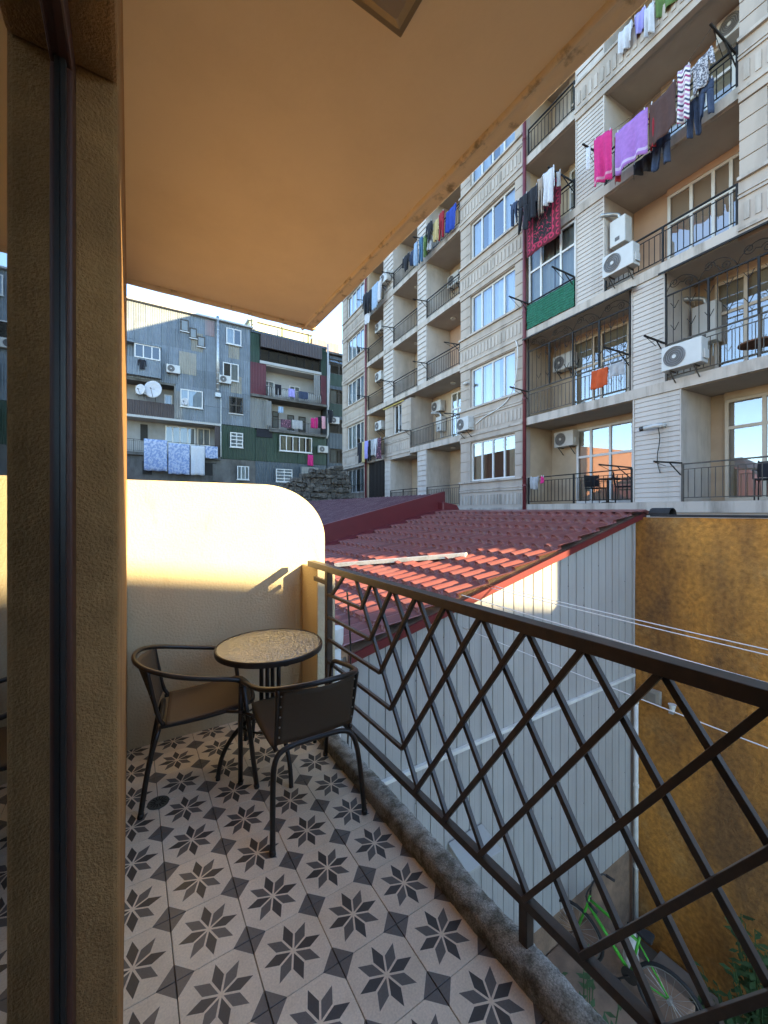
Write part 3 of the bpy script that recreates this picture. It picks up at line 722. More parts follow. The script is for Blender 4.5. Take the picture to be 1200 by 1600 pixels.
m_railg = mat('grey_painted_iron', (.085,.075,.062), .65, var=.2, vs_=8, spec=.2)
m_pipe = mat('oxblood_pipe', (.13,.022,.028), .45, var=.12)
m_acw = mat('air_conditioner_white', (.50,.49,.455), .5, var=.06, vs_=4)
m_acg = mat('air_conditioner_grille', (.10,.095,.09), .6)
FA, FX = R(4.2), 10.45
apt = empty('apartment_block', (FX, 0, GROUND), -FA, 'long greige apartment block with balconies and laundry across the courtyard', 'apartment block')
def fw(x, s, z=0):                      # facade frame (x into the block, s along it) to the world
    return Vector((FX+x*math.cos(FA)+s*math.sin(FA), -x*math.sin(FA)+s*math.cos(FA), z))
GZ = -GROUND
def ab(name, m_, x0,x1,s0,s1,z0,z1, parent=None, bevel=0):
    return B1(x0,x1,s0,s1,z0+GZ,z1+GZ).build(name, m_, parent or apt, bevel=bevel)
def zf(k): return 1.71+2.86*k
END = 24.66
ab('core_wall', m_logw, 1.36, 18, -6.8, END, GROUND, 22.4)
ab('parapet', m_fac, 0, 18, -6.8, END, zf(6)-.25, 22.9)
ab('base_wall', m_fac, 0, 1.355, -6.8, END, GROUND, zf(0)-.25)
ab('end_wall', m_fac, 0, 1.355, END-.2, END-.001, zf(0)-.249, zf(6)-.251)
ab('wall', m_fac, .02, 1.355, -6.79, .4, zf(0)-.249, zf(6)-.251)
for k in range(0, 7):
    ab('floor_slab', m_facl, -.045, 1.358, -6.795, END-.002, zf(k)-.25, zf(k))
    if k: ab('slab_soffit', m_soff, .05, 1.352, .4, END-.21, zf(k)-.262, zf(k)-.2505)

def window(parent, x, s0, s1, z0, z1, vs_, hs, fm, curtain=None, fw_=.055, dep=.06, gap=0, offz=GZ, name='window', pane_m=None, coff=.14, camp=1.0):
    """Frame mesh with panes and an optional curtain as sub-parts; vs_ and hs are inner mullion and transom positions (0..1)."""
    pane_m = pane_m or m_pane
    b = MB(); S = [s0]+[s0+(s1-s0)*v for v in vs_]+[s1]; Zs = [z0]+[z0+(z1-z0)*v for v in hs]+[z1]
    for i, s in enumerate(S):
        a, c = (s, s+fw_) if i == 0 else ((s-fw_, s) if i == len(S)-1 else (s-fw_/2, s+fw_/2))
        b.box(x, x+dep, a, c, z0+offz, z1+offz)
    for i, z in enumerate(Zs):
        a, c = (z, z+fw_) if i == 0 else ((z-fw_, z) if i == len(Zs)-1 else (z-fw_/2, z+fw_/2))
        for s_, e_ in zip(S, S[1:]): b.box(x+.002, x+dep-.002, s_+fw_*.5, e_-fw_*.5, a+offz, c+offz)
    w = b.build(name, fm, parent)
    for sa, sb in zip(S, S[1:]):
        for za, zb in zip(Zs, Zs[1:]):
            MB()._add([(x+.03,sa+fw_*.5,za+fw_*.5+offz),(x+.03,sb-fw_*.5,za+fw_*.5+offz),(x+.03,sb-fw_*.5,zb-fw_*.5+offz),(x+.03,sa+fw_*.5,zb-fw_*.5+offz)],[(0,3,2,1)]).build('pane', pane_m, w)
    if curtain:
        cm, parts = curtain
        for (u0, u1) in parts:
            a, c = s0+(s1-s0)*u0, s0+(s1-s0)*u1; ph = random.uniform(0,6); fr_ = random.uniform(9,13)
            n = max(10, int((c-a)*26))
            MB().grid(n, 1, lambda u, v: (x+coff+camp*(.028*math.sin(fr_*2.2*(a+(c-a)*u)+ph)+.014*math.sin(31*(a+(c-a)*u)+2*ph)), a+(c-a)*u, z0+.02+(z1-z0-.04)*v+offz)).build('curtain', cm, w, smooth=True)
    return w
def railing(parent, s0, s1, z0, m_, h=.86, sp=.125, x=-.02, mids=1, thick=.03, offz=GZ):
    b = MB(); b.bar((x,s0,z0+h+offz),(x,s1,z0+h+offz),thick*1.4,thick); b.bar((x,s0,z0+.09+offz),(x,s1,z0+.09+offz),.02,.02)
    if mids: b.bar((x,s0,z0+h-.12+offz),(x,s1,z0+h-.12+offz),.018,.018)
    n = max(1, round((s1-s0)/1.7))
    for i in range(n+1):
        s = s0+.02+(s1-s0-.04)*i/n; b.bar((x,s,z0+offz-.02),(x,s,z0+h+offz),.04,.04)
    r = b.build('railing', m_, parent)
    b = MB(); n = int((s1-s0)/sp)
    for i in range(1, n): s = s0+(s1-s0)*i/n; b.bar((x,s,z0+.09+offz),(x,s,z0+h-(.12 if mids else 0)+offz),.014,.014)
    tag(b.build('balusters', m_, r), kind='stuff')
    return r
def dry_arm(s, z, L_=.62, up=.0, side=0, m_=None):
    b = MB(); b.bar((0,s,z+GZ),(-L_,s+side,z+up+GZ),.035,.035); b.bar((0,s,z-.3+GZ),(-L_*.45,s+side*.45,z+up*.45+GZ),.02,.02)
    b.bar((-L_,s+side-.02,z+up-.02+GZ),(-L_*.2,s+side,z+up*.2-.05+GZ),.01,.01)
    return b.build('drying_arm', m_ or m_rail, apt)
def dentils(s0, s1, z0, h=.36, sp=.175, w=.095, x=-.05):
    b = MB(); n = int((s1-s0)/sp)
    for i in range(n): s = s0+(s1-s0)*(i+.5)/n; b.box(x-.02, x-.0005, s-w/2, s+w/2, z0+GZ, z0+h+GZ)
    o = b.build('dentil_row', m_facl, apt); tag(o, kind='stuff')
    return o
def spandrel(s0, s1, k, top=.93):
    """Band under a window: dentils, string courses and a sill."""
    z = zf(k)
    ab('spandrel', m_fac, -.05, .30, s0, s1, z-.36, z+top-.07)
    ab('string_course', m_facl, -.085, -.0502, s0, s1, z-.17, z-.10)
    ab('string_course', m_facl, -.085, -.0502, s0, s1, z+.50, z+.545)
    ab('string_course', m_facl, -.075, -.0502, s0, s1, z+.59, z+.62)
    ab('sill', m_facl, -.12, .30, s0-.0, s1+.0, z+top-.07, z+top)
    dentils(s0+.05, s1-.05, z+.02)
blk = {}
def pier(s0, s1, k, top=.93):
    z = zf(k)+top; zt = zf(k+1)-.36
    ab('pier', m_fac, .012, .30, s0+.004, s1-.004, z, zt)
    n = 4; h = (zt-z)/n
    for i in range(n):
        key = (round(s1-s0,3), round(h,3))
        if key in blk: o = blk[key].copy(); col.objects.link(o)
        else: o = blk[key] = B1(-.012, .0115, -(s1-s0)/2, (s1-s0)/2, .012, h-.012).build('block', m_fac, apt, bevel=.006)
        o.location = (0, (s0+s1)/2, z+i*h+GZ); o.parent = apt
def window_bay(s0, s1, w0, w1, k, curtain, vs_=(.25,.5,.75), sp=True):
    if sp: spandrel(s0, s1, k)
    pier(s0, w0, k); pier(w1, s1, k)
    ab('head', m_fac, -.01, .30, w0, w1, zf(k)+2.47, zf(k+1)-.36)
    window(apt, .08, w0, w1, zf(k)+.93, zf(k)+2.47, vs_, (), m_wfr, curtain, .07)
    ab('side_wall', m_logw, .301, 1.357, s0, s0+.12, zf(k), zf(k+1)-.26); ab('side_wall', m_logw, .301, 1.357, s1-.12, s1, zf(k), zf(k+1)-.26)
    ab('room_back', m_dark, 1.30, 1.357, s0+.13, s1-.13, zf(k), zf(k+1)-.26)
cur_sets = [(m_curtb, ((.0,.2),(.75,1))), (m_curt, ((0,.3),(.42,.72),(.76,1))), (m_curt, ((0,.22),(.27,.55),(.6,.95))), (m_curt, ((0,.28),(.5,.66),(.8,1))), (m_curt, ((0,.4),(.6,1)))]
for k in range(0, 6):
    window_bay(8.78, 12.06, 9.17, 11.48, k, cur_sets[min(k,4)])
    window_bay(20.95, END-.21, 21.25, 23.85, k, (m_curtg if k < 2 else m_curt, ((0,.35),(.6,1))))
# siding columns
brd = {}
def siding(s0, s1, k, boards=True):
    z0, z1 = zf(k), zf(k+1)-.25
    ab('column', m_side, .012, 1.355, s0, s1, z0, z1)
    n = 22; h = (z1-z0)/n
    if boards:
        for i in range(n):
            key = (round(s1-s0,3),)
            if key in brd: o = brd[key].copy(); col.objects.link(o); o.parent = apt
            else:
                hw = (s1-s0)/2-.035
                o = brd[key] = MB()._add([(-.018,-hw,.004),(.0115,-hw,.004),(.0115,hw,.004),(-.018,hw,.004),(-.004,-hw,h-.004),(.0115,-hw,h-.004),(.0115,hw,h-.004),(-.004,hw,h-.004)],[(0,3,2,1),(4,5,6,7),(0,1,5,4),(1,2,6,5),(2,3,7,6),(3,0,4,7)]).build('board', m_side, apt)
            o.location = (0, (s0+s1)/2, z0+i*h+GZ)
    else:
        b = MB(); hw = (s1-s0)/2-.03; c = (s0+s1)/2
        for i in range(n//2):
            zz = z0+i*2*h+GZ
            b._add([(-.03,c-hw,zz+.01),(.0115,c-hw,zz+.01),(.0115,c+hw,zz+.01),(-.03,c+hw,zz+.01),(-.004,c-hw,zz+2*h-.01),(.0115,c-hw,zz+2*h-.01),(.0115,c+hw,zz+2*h-.01),(-.004,c+hw,zz+2*h-.01)],[(0,3,2,1),(4,5,6,7),(0,1,5,4),(1,2,6,5),(2,3,7,6),(3,0,4,7)])
        tag(b.build('boards', m_side, apt), kind='stuff')
    for a, c in ((s0, s0+.03), (s1-.03, s1)): ab('corner_trim', m_side, -.03, .0118, a, c, z0, z1)
siding(4.12, 5.21, 0); siding(4.46, 5.25, 1)
for k in range(2, 6): siding(5.97, 6.84, k, k < 4)
for k in (0, 2, 3, 4, 5): siding(14.49, 15.24, k, False)
siding(17.90, 18.50, 0, False)
for k in (2, 3, 4, 5): siding(17.58, 18.65, k, False)
# bay at the right edge of the picture, solid from the third visible floor up
for k in range(2, 6):
    spandrel(.41, 3.06, k); pier(2.62, 3.06, k); pier(.41, .75, k)
    window(apt, .08, .75, 2.62, zf(k)+.93, zf(k)+2.47, (.33,.66), (), m_wfr, (m_curt, ((0,.4),(.6,1))), .07)
    ab('head', m_fac, -.01, .30, .75, 2.62, zf(k)+2.47, zf(k+1)-.36)
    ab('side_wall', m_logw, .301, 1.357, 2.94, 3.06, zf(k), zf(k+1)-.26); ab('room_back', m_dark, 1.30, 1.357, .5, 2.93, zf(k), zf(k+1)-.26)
# parapet over the third floor near bays
for k in (4,):
    ab('parapet_wall', m_fac, -.052, .10, 3.065, 6.84, zf(k)-.36, zf(k)+.62); dentils(3.12, 6.8, zf(k)+.02, x=-.0525); ab('string_course', m_facl, -.085, -.0522, 3.065, 6.84, zf(k)-.17, zf(k)-.10)
    ab('parapet_cap', m_facl, -.09, .13, 3.065, 6.84, zf(k)+.62, zf(k)+.68)
# wall with narrow window (second visible floor)
spandrel(15.87, 18.5, 1); pier(15.87, 16.75, 1); pier(17.62, 18.5, 1)
window(apt, .08, 16.75, 17.62, zf(1)+.93, zf(1)+2.47, (.5,), (), m_wfr, (m_curt, ((0,.5),)), .07)
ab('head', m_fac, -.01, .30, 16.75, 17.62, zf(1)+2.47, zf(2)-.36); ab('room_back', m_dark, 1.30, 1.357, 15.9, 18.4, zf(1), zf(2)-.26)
ab('side_wall', m_fac, .301, 1.357, 15.87, 15.99, zf(1), zf(2)-.26); ab('side_wall', m_fac, .301, 1.357, 18.38, 18.5, zf(1), zf(2)-.26)
ab('yellow_pipe', mat('gas_yellow', (.5,.38,.08), .6), -.10, -.06, 16.4, 18.6, zf(2)-.42, zf(2)-.38)

def loggia(s0, s1, k, w0, w1, vs_, hs, fm, curtain, railm=None, wallm=None, zt=2.42, rail=True):
    """Recessed balcony: back wall lining, glazing and railing."""
    z = zf(k)
    if wallm: ab('loggia_wall', wallm, 1.325, 1.357, s0, s1, z, zf(k+1)-.265)
    window(apt, 1.26, w0, w1, z+.03, z+zt, vs_, hs, fm, curtain, .07)
    ab('lintel', wallm or m_logw, 1.24, 1.32, w0, w1, z+zt+.001, zf(k+1)-.266)
    if rail: railing(apt, s0+.01, s1-.01, z, railm or m_rail)
# ground-level pair (first visible floor)
loggia(5.21, 8.60, 0, 5.25, 7.75, (.28,.55,.8), (.62,), m_wfr, (m_curtb, ((.78,1),(.02,.12))), m_rail)
loggia(1.0, 4.12, 0, 1.05, 3.80, (.42,.74), (.72,), m_gfr, (m_curtb, ((.0,.42),(.45,.72),(.76,.98))), m_railg)
loggia(5.25, 8.60, 1, 5.3, 7.9, (.3,.62,.72), (.62,), m_gfr, (m_curt, ((.03,.28),(.32,.55))), m_railg)
loggia(1.0, 4.46, 1, 1.05, 4.0, (.33,.62,.8), (.68,), m_gfr, (m_curtd, ((.5,.98),)), m_railg)
loggia(3.06, 5.96, 2, 3.1, 5.05, (.3,.48,.72), (.68,), m_wfr, (m_curt, ((.02,.28),(.52,.70),(.75,.98))), m_rail, m_logp)
loggia(3.06, 5.96, 3, 3.1, 5.2, (.25,.5,.75), (.70,), m_wfr, (m_curt, ((.02,.6),)), m_rail, m_logw)
loggia(3.06, 5.96, 4, 3.1, 5.2, (.25,.5,.75), (.70,), m_wfr, None, m_rail, m_logw, rail=False)
loggia(6.85, 8.60, 3, 6.9, 8.0, (.5,), (.70,), m_wfr, (m_curt, ((.1,.9),)), m_rail, m_logw)
loggia(6.85, 8.60, 4, 6.9, 8.0, (.5,), (.70,), m_gfr, None, m_rail, m_facl)
# glazed-in balcony on the third visible floor
window(apt, .02, 6.86, 8.60, zf(2)+.72, zf(2)+2.59, (.3,.72), (.62,), m_wfr, (m_curtg, ((.03,.45),(.5,.98))), .06, pane_m=m_pane2)
railing(apt, 6.86, 8.60, zf(2), m_rail)
ab('balcony_infill', m_fac, .02, .10, 6.86, 8.60, zf(2), zf(2)+.715)
# middle balconies
for k in range(0, 6):
    if k == 1:
        loggia(12.07, 15.86, 1, 12.15, 14.3, (.3,.45,.62,.8), (.68,), m_wfr, (m_curt, ((.02,.3),(.5,.62))), m_railg, m_logw)
        continue
    loggia(12.07, 14.48, k, 12.15, 13.2, (.45,), (.72,), m_wfr, (m_curtg, ((.5,.95),)) if k else None, m_rail if k else m_railg, (m_logw, m_logw, m_logp, m_logw, m_logw, m_logw)[k])
    loggia(15.25, 17.57 if k else 17.89, k, 15.3, 16.1, (.5,), (.72,), m_wfr, None, m_rail, m_logw)
for k in range(1, 6):
    loggia(18.66 if k > 1 else 18.51, 20.60, k, 18.75, 19.3, (), (.72,), m_wfr, None, m_rail, m_logw)
    ab('side_wall', m_logw, .02, 1.32, 20.6, 20.949, zf(k), zf(k+1)-.26)
# dark gate and grille at the foot of the far bays
ab('side_wall', m_logw, .02, 1.32, 20.6, 20.949, zf(0), zf(1)-.26)
ab('gate', mat('black_brown_gate', (.03,.022,.018), .7, var=.3, vs_=8), .04, .09, 18.51, 20.59, zf(0), zf(1)-.26)
gg = MB()
for i in range(12): s = 18.6+1.9*i/11; gg.bar((.02,s,zf(0)+GZ),(.02,s,zf(1)-.3+GZ),.03,.03)
tag(gg.build('gate_bars', m_rail, apt), kind='stuff')
gg = MB()
for i in range(18): s = 21.0+3.3*i/17; gg.bar((-.14,s,zf(0)+.3+GZ),(-.14,s,zf(1)-.35+GZ),.025,.025)
for zz in (zf(0)+.3, zf(0)+1.4, zf(1)-.35): gg.bar((-.14,20.98,zz+GZ),(-.14,24.4,zz+GZ),.03,.03)
tag(gg.build('window_grille', m_rail, apt), kind='stuff')
# downpipes
for s in (8.685, 20.80):
    MB().tube([(-.085,s,GZ-4),(-.085,s,22.5+GZ)], .06, 10).build('downpipe', m_pipe, apt, smooth=True)
    for k in range(0, 6): MB().lathe([(.072,zf(k)+.6+GZ),(.072,zf(k)+.66+GZ)], (-.085,s,0), 10).build('pipe_clip', m_pipe, apt)
# ceiling spots in the balconies
for (s, k) in ((13.4,3),(13.4,2),(16.4,3),(16.4,4),(13.4,1)):
    MB().lathe([(.11,zf(k)-.31+GZ),(.12,zf(k)-.263+GZ)], (.65,s,0), 12).build('ceiling_spot', m_acw, apt)
# drying arms
for a in ((4.12,2.60,.62,.03,.28),(4.46,5.48,.62,.12,.15),(8.55,8.28,.62,.25,.3),(8.56,5.40,.62,.15,.25),(6.90,8.33,.66,.25,.25),(5.95,11.08,.62,.3,.25),(3.10,11.0,.7,.44,.18),(6.91,11.1,.62,.50,.4),(8.5,11.1,.6,.4,.3),
          (12.1,5.42,.6,.05,.3),(15.85,5.42,.6,.05,.4),(14.46,8.25,.6,.1,.3),(14.46,11.1,.6,.1,.3),(14.46,13.95,.6,.1,.3),(17.5,8.25,.6,.1,.3),(17.5,11.1,.6,.1,.3),(17.5,13.95,.6,.1,.3),(20.55,8.25,.6,.1,.4),(20.55,11.1,.6,.1,.4),(20.55,13.95,.6,.1,.4),(5.3,5.5,.62,.2,.3),(5.25,2.6,.6,.1,.5),(12.1,8.25,.6,.1,.3)):
    dry_arm(a[0], a[1], a[2], a[3], a[4])

# ornamental security grilles with scrolls (second visible floor, two balconies)
def spiral(c, r0, turns, a0, sgn=1, n=26):
    return [(c[0]+(r0*(1-.85*i/n))*math.cos(a0+sgn*turns*2*math.pi*i/n), c[1]+(r0*(1-.85*i/n))*math.sin(a0+sgn*turns*2*math.pi*i/n)) for i in range(n+1)]
def grille(s0, s1, k, scr=.42):
    z = zf(k); x = -.035; zt = zf(k+1)-.30; zr = zt-scr
    b = MB()
    for s in [s0+.02+(s1-s0-.04)*i/4 for i in range(5)]: b.bar((x,s,z+.86+GZ),(x,s,zr+GZ),.04,.04)
    b.bar((x,s0,zr+GZ),(x,s1,zr+GZ),.03,.03)
    for s in (s0+.01, s1-.01): b.bar((x,s,zr+GZ),(x,s,zt+GZ),.03,.03)
    gr = b.build('security_grille', m_rail, apt)
    b = MB(); n = int((s1-s0)/.17)
    for i in range(1, n): s = s0+(s1-s0)*i/n; b.bar((x,s,z+.86+GZ),(x,s,zr+GZ),.012,.012)
    for i in range(int((s1-s0)/.34)):          # lozenges and arrow heads
        s = s0+.17+.34*i
        for zz in (z+1.15, zr-.35):
            b.bar((x,s-.085,zz+.15+GZ),(x,s,zz+GZ),.012,.012); b.bar((x,s+.085,zz+.15+GZ),(x,s,zz+GZ),.012,.012)
    tag(b.build('grille_bars', m_rail, gr), kind='stuff')
    m = max(2, round((s1-s0)/.75)); wv = (s1-s0)/m
    for i in range(m):
        sg = 1 if i % 2 == 0 else -1; c = s0+wv*(i+.5)
        pts = spiral((c-.2*wv, zr+.13), .11, 1.6, R(20) if sg > 0 else R(-20), sg)
        p2 = spiral((c+.22*wv, zr+.24), .11, 1.6, R(200), sg)
        path = pts[::-1]+[(c, zr+.19)]+p2
        MB().tube([(x,p[0],p[1]+GZ) for p in path], .008, 5).build('scroll', m_rail, gr, smooth=True)
        pa = [(c-.5*wv+wv*t, zr+.03+.30*math.sin(math.pi*t)**.7) for t in [j/14 for j in range(15)]]
        MB().tube([(x-.004,p[0],p[1]+GZ) for p in pa], .008, 5).build('scroll', m_rail, gr, smooth=True)
    # dark sheet awning over the grille
    a = MB(); a.prism([(-.20,zt-.03),(.0,zt+.045),(.0,zt+.02),(-.20,zt-.075)], lambda x_,z_:(x_-.05,s0-.15,z_+GZ), lambda x_,z_:(x_-.05,s1+.05,z_+GZ)); a.build('awning', m_rail, gr)
grille(5.26, 8.58, 1); grille(1.02, 4.45, 1, .55)

# ---------------------------------------------------------------- things fixed to or standing on the block
def ac_unit(s, z, x, label, w=.80, h=.55, d=.29, group='air conditioner units on the apartment block', rot=None, at=None, wallbr=True):
    loc = at if at is not None else fw(x, s, z)
    e = empty('air_conditioner', loc, rot if rot is not None else -FA, label, 'air conditioner', group)
    B1(-d,0,-w/2,w/2,0,h).build('case', m_acw, e, bevel=.015)
    gc = (w*.16, h*.5); r = h*.40
    g_ = MB().lathe([(r,-.004),(r,.0)], (-d-.001,gc[0],gc[1]), 24, 'x').build('fan_grille', m_acg, e)
    for q in (.3,.5,.7,.9,1.0): MB().tube(arc(lambda a:(-d-.012,gc[0]+r*q*math.cos(a),gc[1]+r*q*math.sin(a)),0,2*math.pi*23/24,23), .006, 5, closed=True).build('ring', mat('grille_grey', (.22,.21,.20), .5), g_)
    MB().lathe([(r*.2,-.018),(r*.2,-.006)], (-d,gc[0],gc[1]), 12, 'x').build('hub', m_acw, g_)
    B1(-d*.75,-d*.15,-w/2-.035,-w/2-.001,h*.15,h*.5).build('valve_cover', m_acw, e, bevel=.006)
    for t in (-.3,.3):
        b = MB(); b.bar((-d,t*w,-.015),(.0,t*w,-.015),.03,.025)
        if wallbr: b.bar((-d*.9,t*w,-.02),(.0,t*w,-.25),.02,.02)
        b.build('bracket', m_railg, e)
    return e
ac_unit(5.42, 7.62, -.06, 'white air conditioner on the slab edge beside the gas boiler')
ac_unit(3.98, 4.72, -.06, 'white air conditioner under the grille of the right-hand caged balcony')
ac_unit(8.05, 3.62, 1.30, 'white air conditioner inside the lowest balcony right of the red downpipe', .72, .5)
ac_unit(11.55, 4.62, -.06, 'white air conditioner at the sill corner above the lowest four-pane window', .70, .52)
ac_unit(15.2, zf(1)+1.75, 1.30, 'white air conditioner above the boiler in the long middle balcony', .75, .52)
ac_unit(13.9, zf(3)+1.55, 1.30, 'white air conditioner in the upper middle balcony next to the window bay', .78, .52)
ac_unit(8.1, zf(1)+1.6, 1.30, 'air conditioner behind the scrolled grille of the left caged balcony', .72, .5)
ac_unit(19.8, zf(3)+1.6, .5, 'air conditioner in the far left balcony, third from the bottom', .75, .5)
ac_unit(19.8, zf(2)+1.6, .5, 'air conditioner in the far left balcony, second from the bottom', .75, .5)
ac_unit(19.8, zf(1)+1.6, .5, 'air conditioner over the colourful laundry at the far left', .75, .5)
ac_unit(18.1, zf(4)+.55, -.06, 'air conditioner on the siding column just under the balcony ceiling edge', .75, .5)
ac_unit(3.42, zf(4)-.82, 1.1, 'air conditioner high in the corner above the long laundry line', .75, .5)
def boiler(s, z, x, label, w=.42, h=.70):
    e = empty('gas_boiler', fw(x,s,z), -FA, label, 'boiler', 'gas boilers on the balconies')
    B1(-.32,0,-w/2,w/2,0,h).build('case', m_acw, e, bevel=.02)
    B1(-.327,-.3205,-.06,.06,.10,.2).build('display', m_acg, e)
    MB().tube(smooth_path([(-.16,.02,h),(-.16,.02,h+.12),(-.2,.08,h+.2),(-.5,.35,h+.22)],1), .05, 10).build('flue', m_zinc, e, smooth=True)
    for i in range(4): MB().tube([(-.14,-.13+.085*i,0),(-.14,-.13+.085*i,-.32)], .012, 6).build('pipe', m_zinc, e)
boiler(5.68, zf(2)+1.16, .40, 'white gas boiler with flue above the slab-edge air conditioner')
boiler(14.95, zf(1)+.75, 1.30, 'white gas boiler in the long middle balcony')
boiler(4.12, zf(1)+1.0, 1.30, 'cream gas boiler behind the right-hand scrolled grille', .5, .95)
e = empty('flue_pipe', fw(-.03,4.75,3.50), -FA, 'white flue pipe with a black end on the lowest siding column', 'pipe')
MB().tube([(0,-.28,.03),(-.10,-.26,.03),(-.16,-.15,.03),(-.2,.10,.0)], .05, 12).build('pipe', m_acw, e, smooth=True)
MB().tube([(-.2,.09,.002),(-.22,.17,-.006)], .056, 12).build('cap', m_blackm, e, smooth=True)
MB().tube(smooth_path([(-.12,-.2,0),(-.06,-.22,-.3),(-.04,-.12,-.75),(-.03,-.2,-1.1)],2), .012, 6).build('cable', m_railg, e)
e = empty('security_camera', fw(-.02,11.62,6.50), -FA, 'small white security camera left of the second four-pane window', 'camera')
MB().tube([(0,0,.05),(-.12,0,.03)], .02, 8).build('arm', m_acw, e); MB().tube([(-.05,.16,.05),(-.16,-.12,.0)], .05, 10).build('body', m_acw, e, smooth=True)
o = MB().tube(smooth_path([(0,11.1,.05),(0,10.6,.25),(0,10.0,.35),(0,9.4,.55),(0,9.05,1.1),(0,8.95,2.2),(0,9.05,2.5)],2), .02, 6).build('wall_cable', m_pvc, loc=fw(-.09,0,4.75), rz=-FA, smooth=True); tag(o, 'white cable climbing from the sill air conditioner past a window', 'cable')

# green mesh screen on the glazed balcony
m_gmesh = mat('green_mesh', (.008,.10,.055), .7, var=.25, vs_=20, c2=(.02,.17,.10), amt=.6, ps=12)
gs = MB(); gs.grid(40, 60, lambda u,v: (-.02+.006*math.sin(u*37)+.02*abs(math.sin(v*math.pi*10+.6*noise.noise(Vector((u*4,0,3)))))+.02*noise.noise(Vector((u*6,v*3,0))), -.87+1.74*u, .76*v))
o = gs.build('mesh_screen', m_gmesh, loc=fw(-.055,7.73,zf(2)+.02), rz=-FA, solid=.004); tag(o, 'green woven mesh screen tied to the glazed balcony', 'screen')

# ---- laundry -----------------------------------------------------
m_hot = mat('hot_pink_cotton', (.50,.025,.16), .9, var=.15, vs_=12, bump=.3, bs=60)
m_lil = mat('lilac_towel', (.30,.14,.40), .9, var=.12, vs_=12, bump=.4, bs=120)
m_brn = mat('brown_blanket', (.07,.036,.03), .95, var=.15, vs_=12, bump=.3, bs=80)
m_blk = mat('black_cotton', (.016,.016,.02), .9, var=.3, vs_=10)
m_nvy = mat('navy_denim', (.035,.05,.09), .9, var=.3, vs_=14)
m_wht = mat('white_cotton', (.52,.52,.53), .9, var=.08, vs_=8)
m_gry = mat('grey_cotton', (.34,.34,.34), .9, var=.2, vs_=9)
m_tan = mat('tan_cotton', (.30,.24,.19), .9, var=.2, vs_=9)
m_yel = mat('pale_yellow_cotton', (.45,.36,.17), .9, var=.12)
m_pur = mat('periwinkle_cotton', (.30,.28,.58), .9, var=.12)
m_blu = mat('royal_blue_cotton', (.018,.05,.28), .9, var=.2)
m_lbl = mat('light_blue_cotton', (.28,.38,.50), .9, var=.12)
m_org = mat('orange_cotton', (.45,.07,.015), .9, var=.2)
m_red = mat('crimson_cotton', (.26,.015,.025), .9, var=.2)
m_grn = mat('moss_green_cotton', (.10,.17,.05), .9, var=.2)
m_teal = mat('petrol_blue_cotton', (.05,.13,.22), .9, var=.2)
def banded(name, cols_, scale, wav=0.0):
    if name in MATS: return MATS[name]
    m = mat(name, cols_[0], .9); nt = m.node_tree; N = nt.nodes; L = nt.links
    tc = N.new('ShaderNodeTexCoord'); sp = N.new('ShaderNodeSeparateXYZ'); L.new(tc.outputs['Object'], sp.inputs[0])
    w = N.new('ShaderNodeMath'); w.operation = 'SINE'; mm = N.new('ShaderNodeMath'); mm.operation = 'MULTIPLY'; mm.inputs[1].default_value = 40; L.new(sp.outputs[1], mm.inputs[0]); L.new(mm.outputs[0], w.inputs[0])
    ma = N.new('ShaderNodeMath'); ma.operation = 'MULTIPLY_ADD'; ma.inputs[1].default_value = wav; L.new(w.outputs[0], ma.inputs[0]); L.new(sp.outputs[2], ma.inputs[2])
    ms = N.new('ShaderNodeMath'); ms.operation = 'MULTIPLY'; ms.inputs[1].default_value = scale; L.new(ma.outputs[0], ms.inputs[0])
    fr_ = N.new('ShaderNodeMath'); fr_.operation = 'FRACT'; L.new(ms.outputs[0], fr_.inputs[0])
    cr = N.new('ShaderNodeValToRGB'); cr.color_ramp.interpolation = 'CONSTANT'; L.new(fr_.outputs[0], cr.inputs[0])
    e_ = cr.color_ramp.elements; e_[0].color = (*cols_[0],1); e_[0].position = 0; e_[1].color = (*cols_[1],1); e_[1].position = 1/len(cols_)
    for i, c in enumerate(cols_[2:], 2): q = e_.new(i/len(cols_)); q.color = (*c,1)
    L.new(cr.outputs[0], N['Principled BSDF'].inputs['Base Color'])
    return m
m_str = banded('zigzag_stripe', [(.65,.62,.62),(.30,.05,.14),(.65,.62,.62),(.05,.05,.09),(.65,.62,.62),(.40,.25,.35)], 3.2, .03)
m_pld = mat('grey_check', (.10,.10,.12), .9, var=.1, vs_=20, c2=(.5,.5,.52), amt=1, ps=26, edge=(.5,.53))
m_flo = mat('floral_dark', (.06,.03,.05), .9, c2=(.55,.25,.3), amt=1, ps=16, edge=(.55,.6))
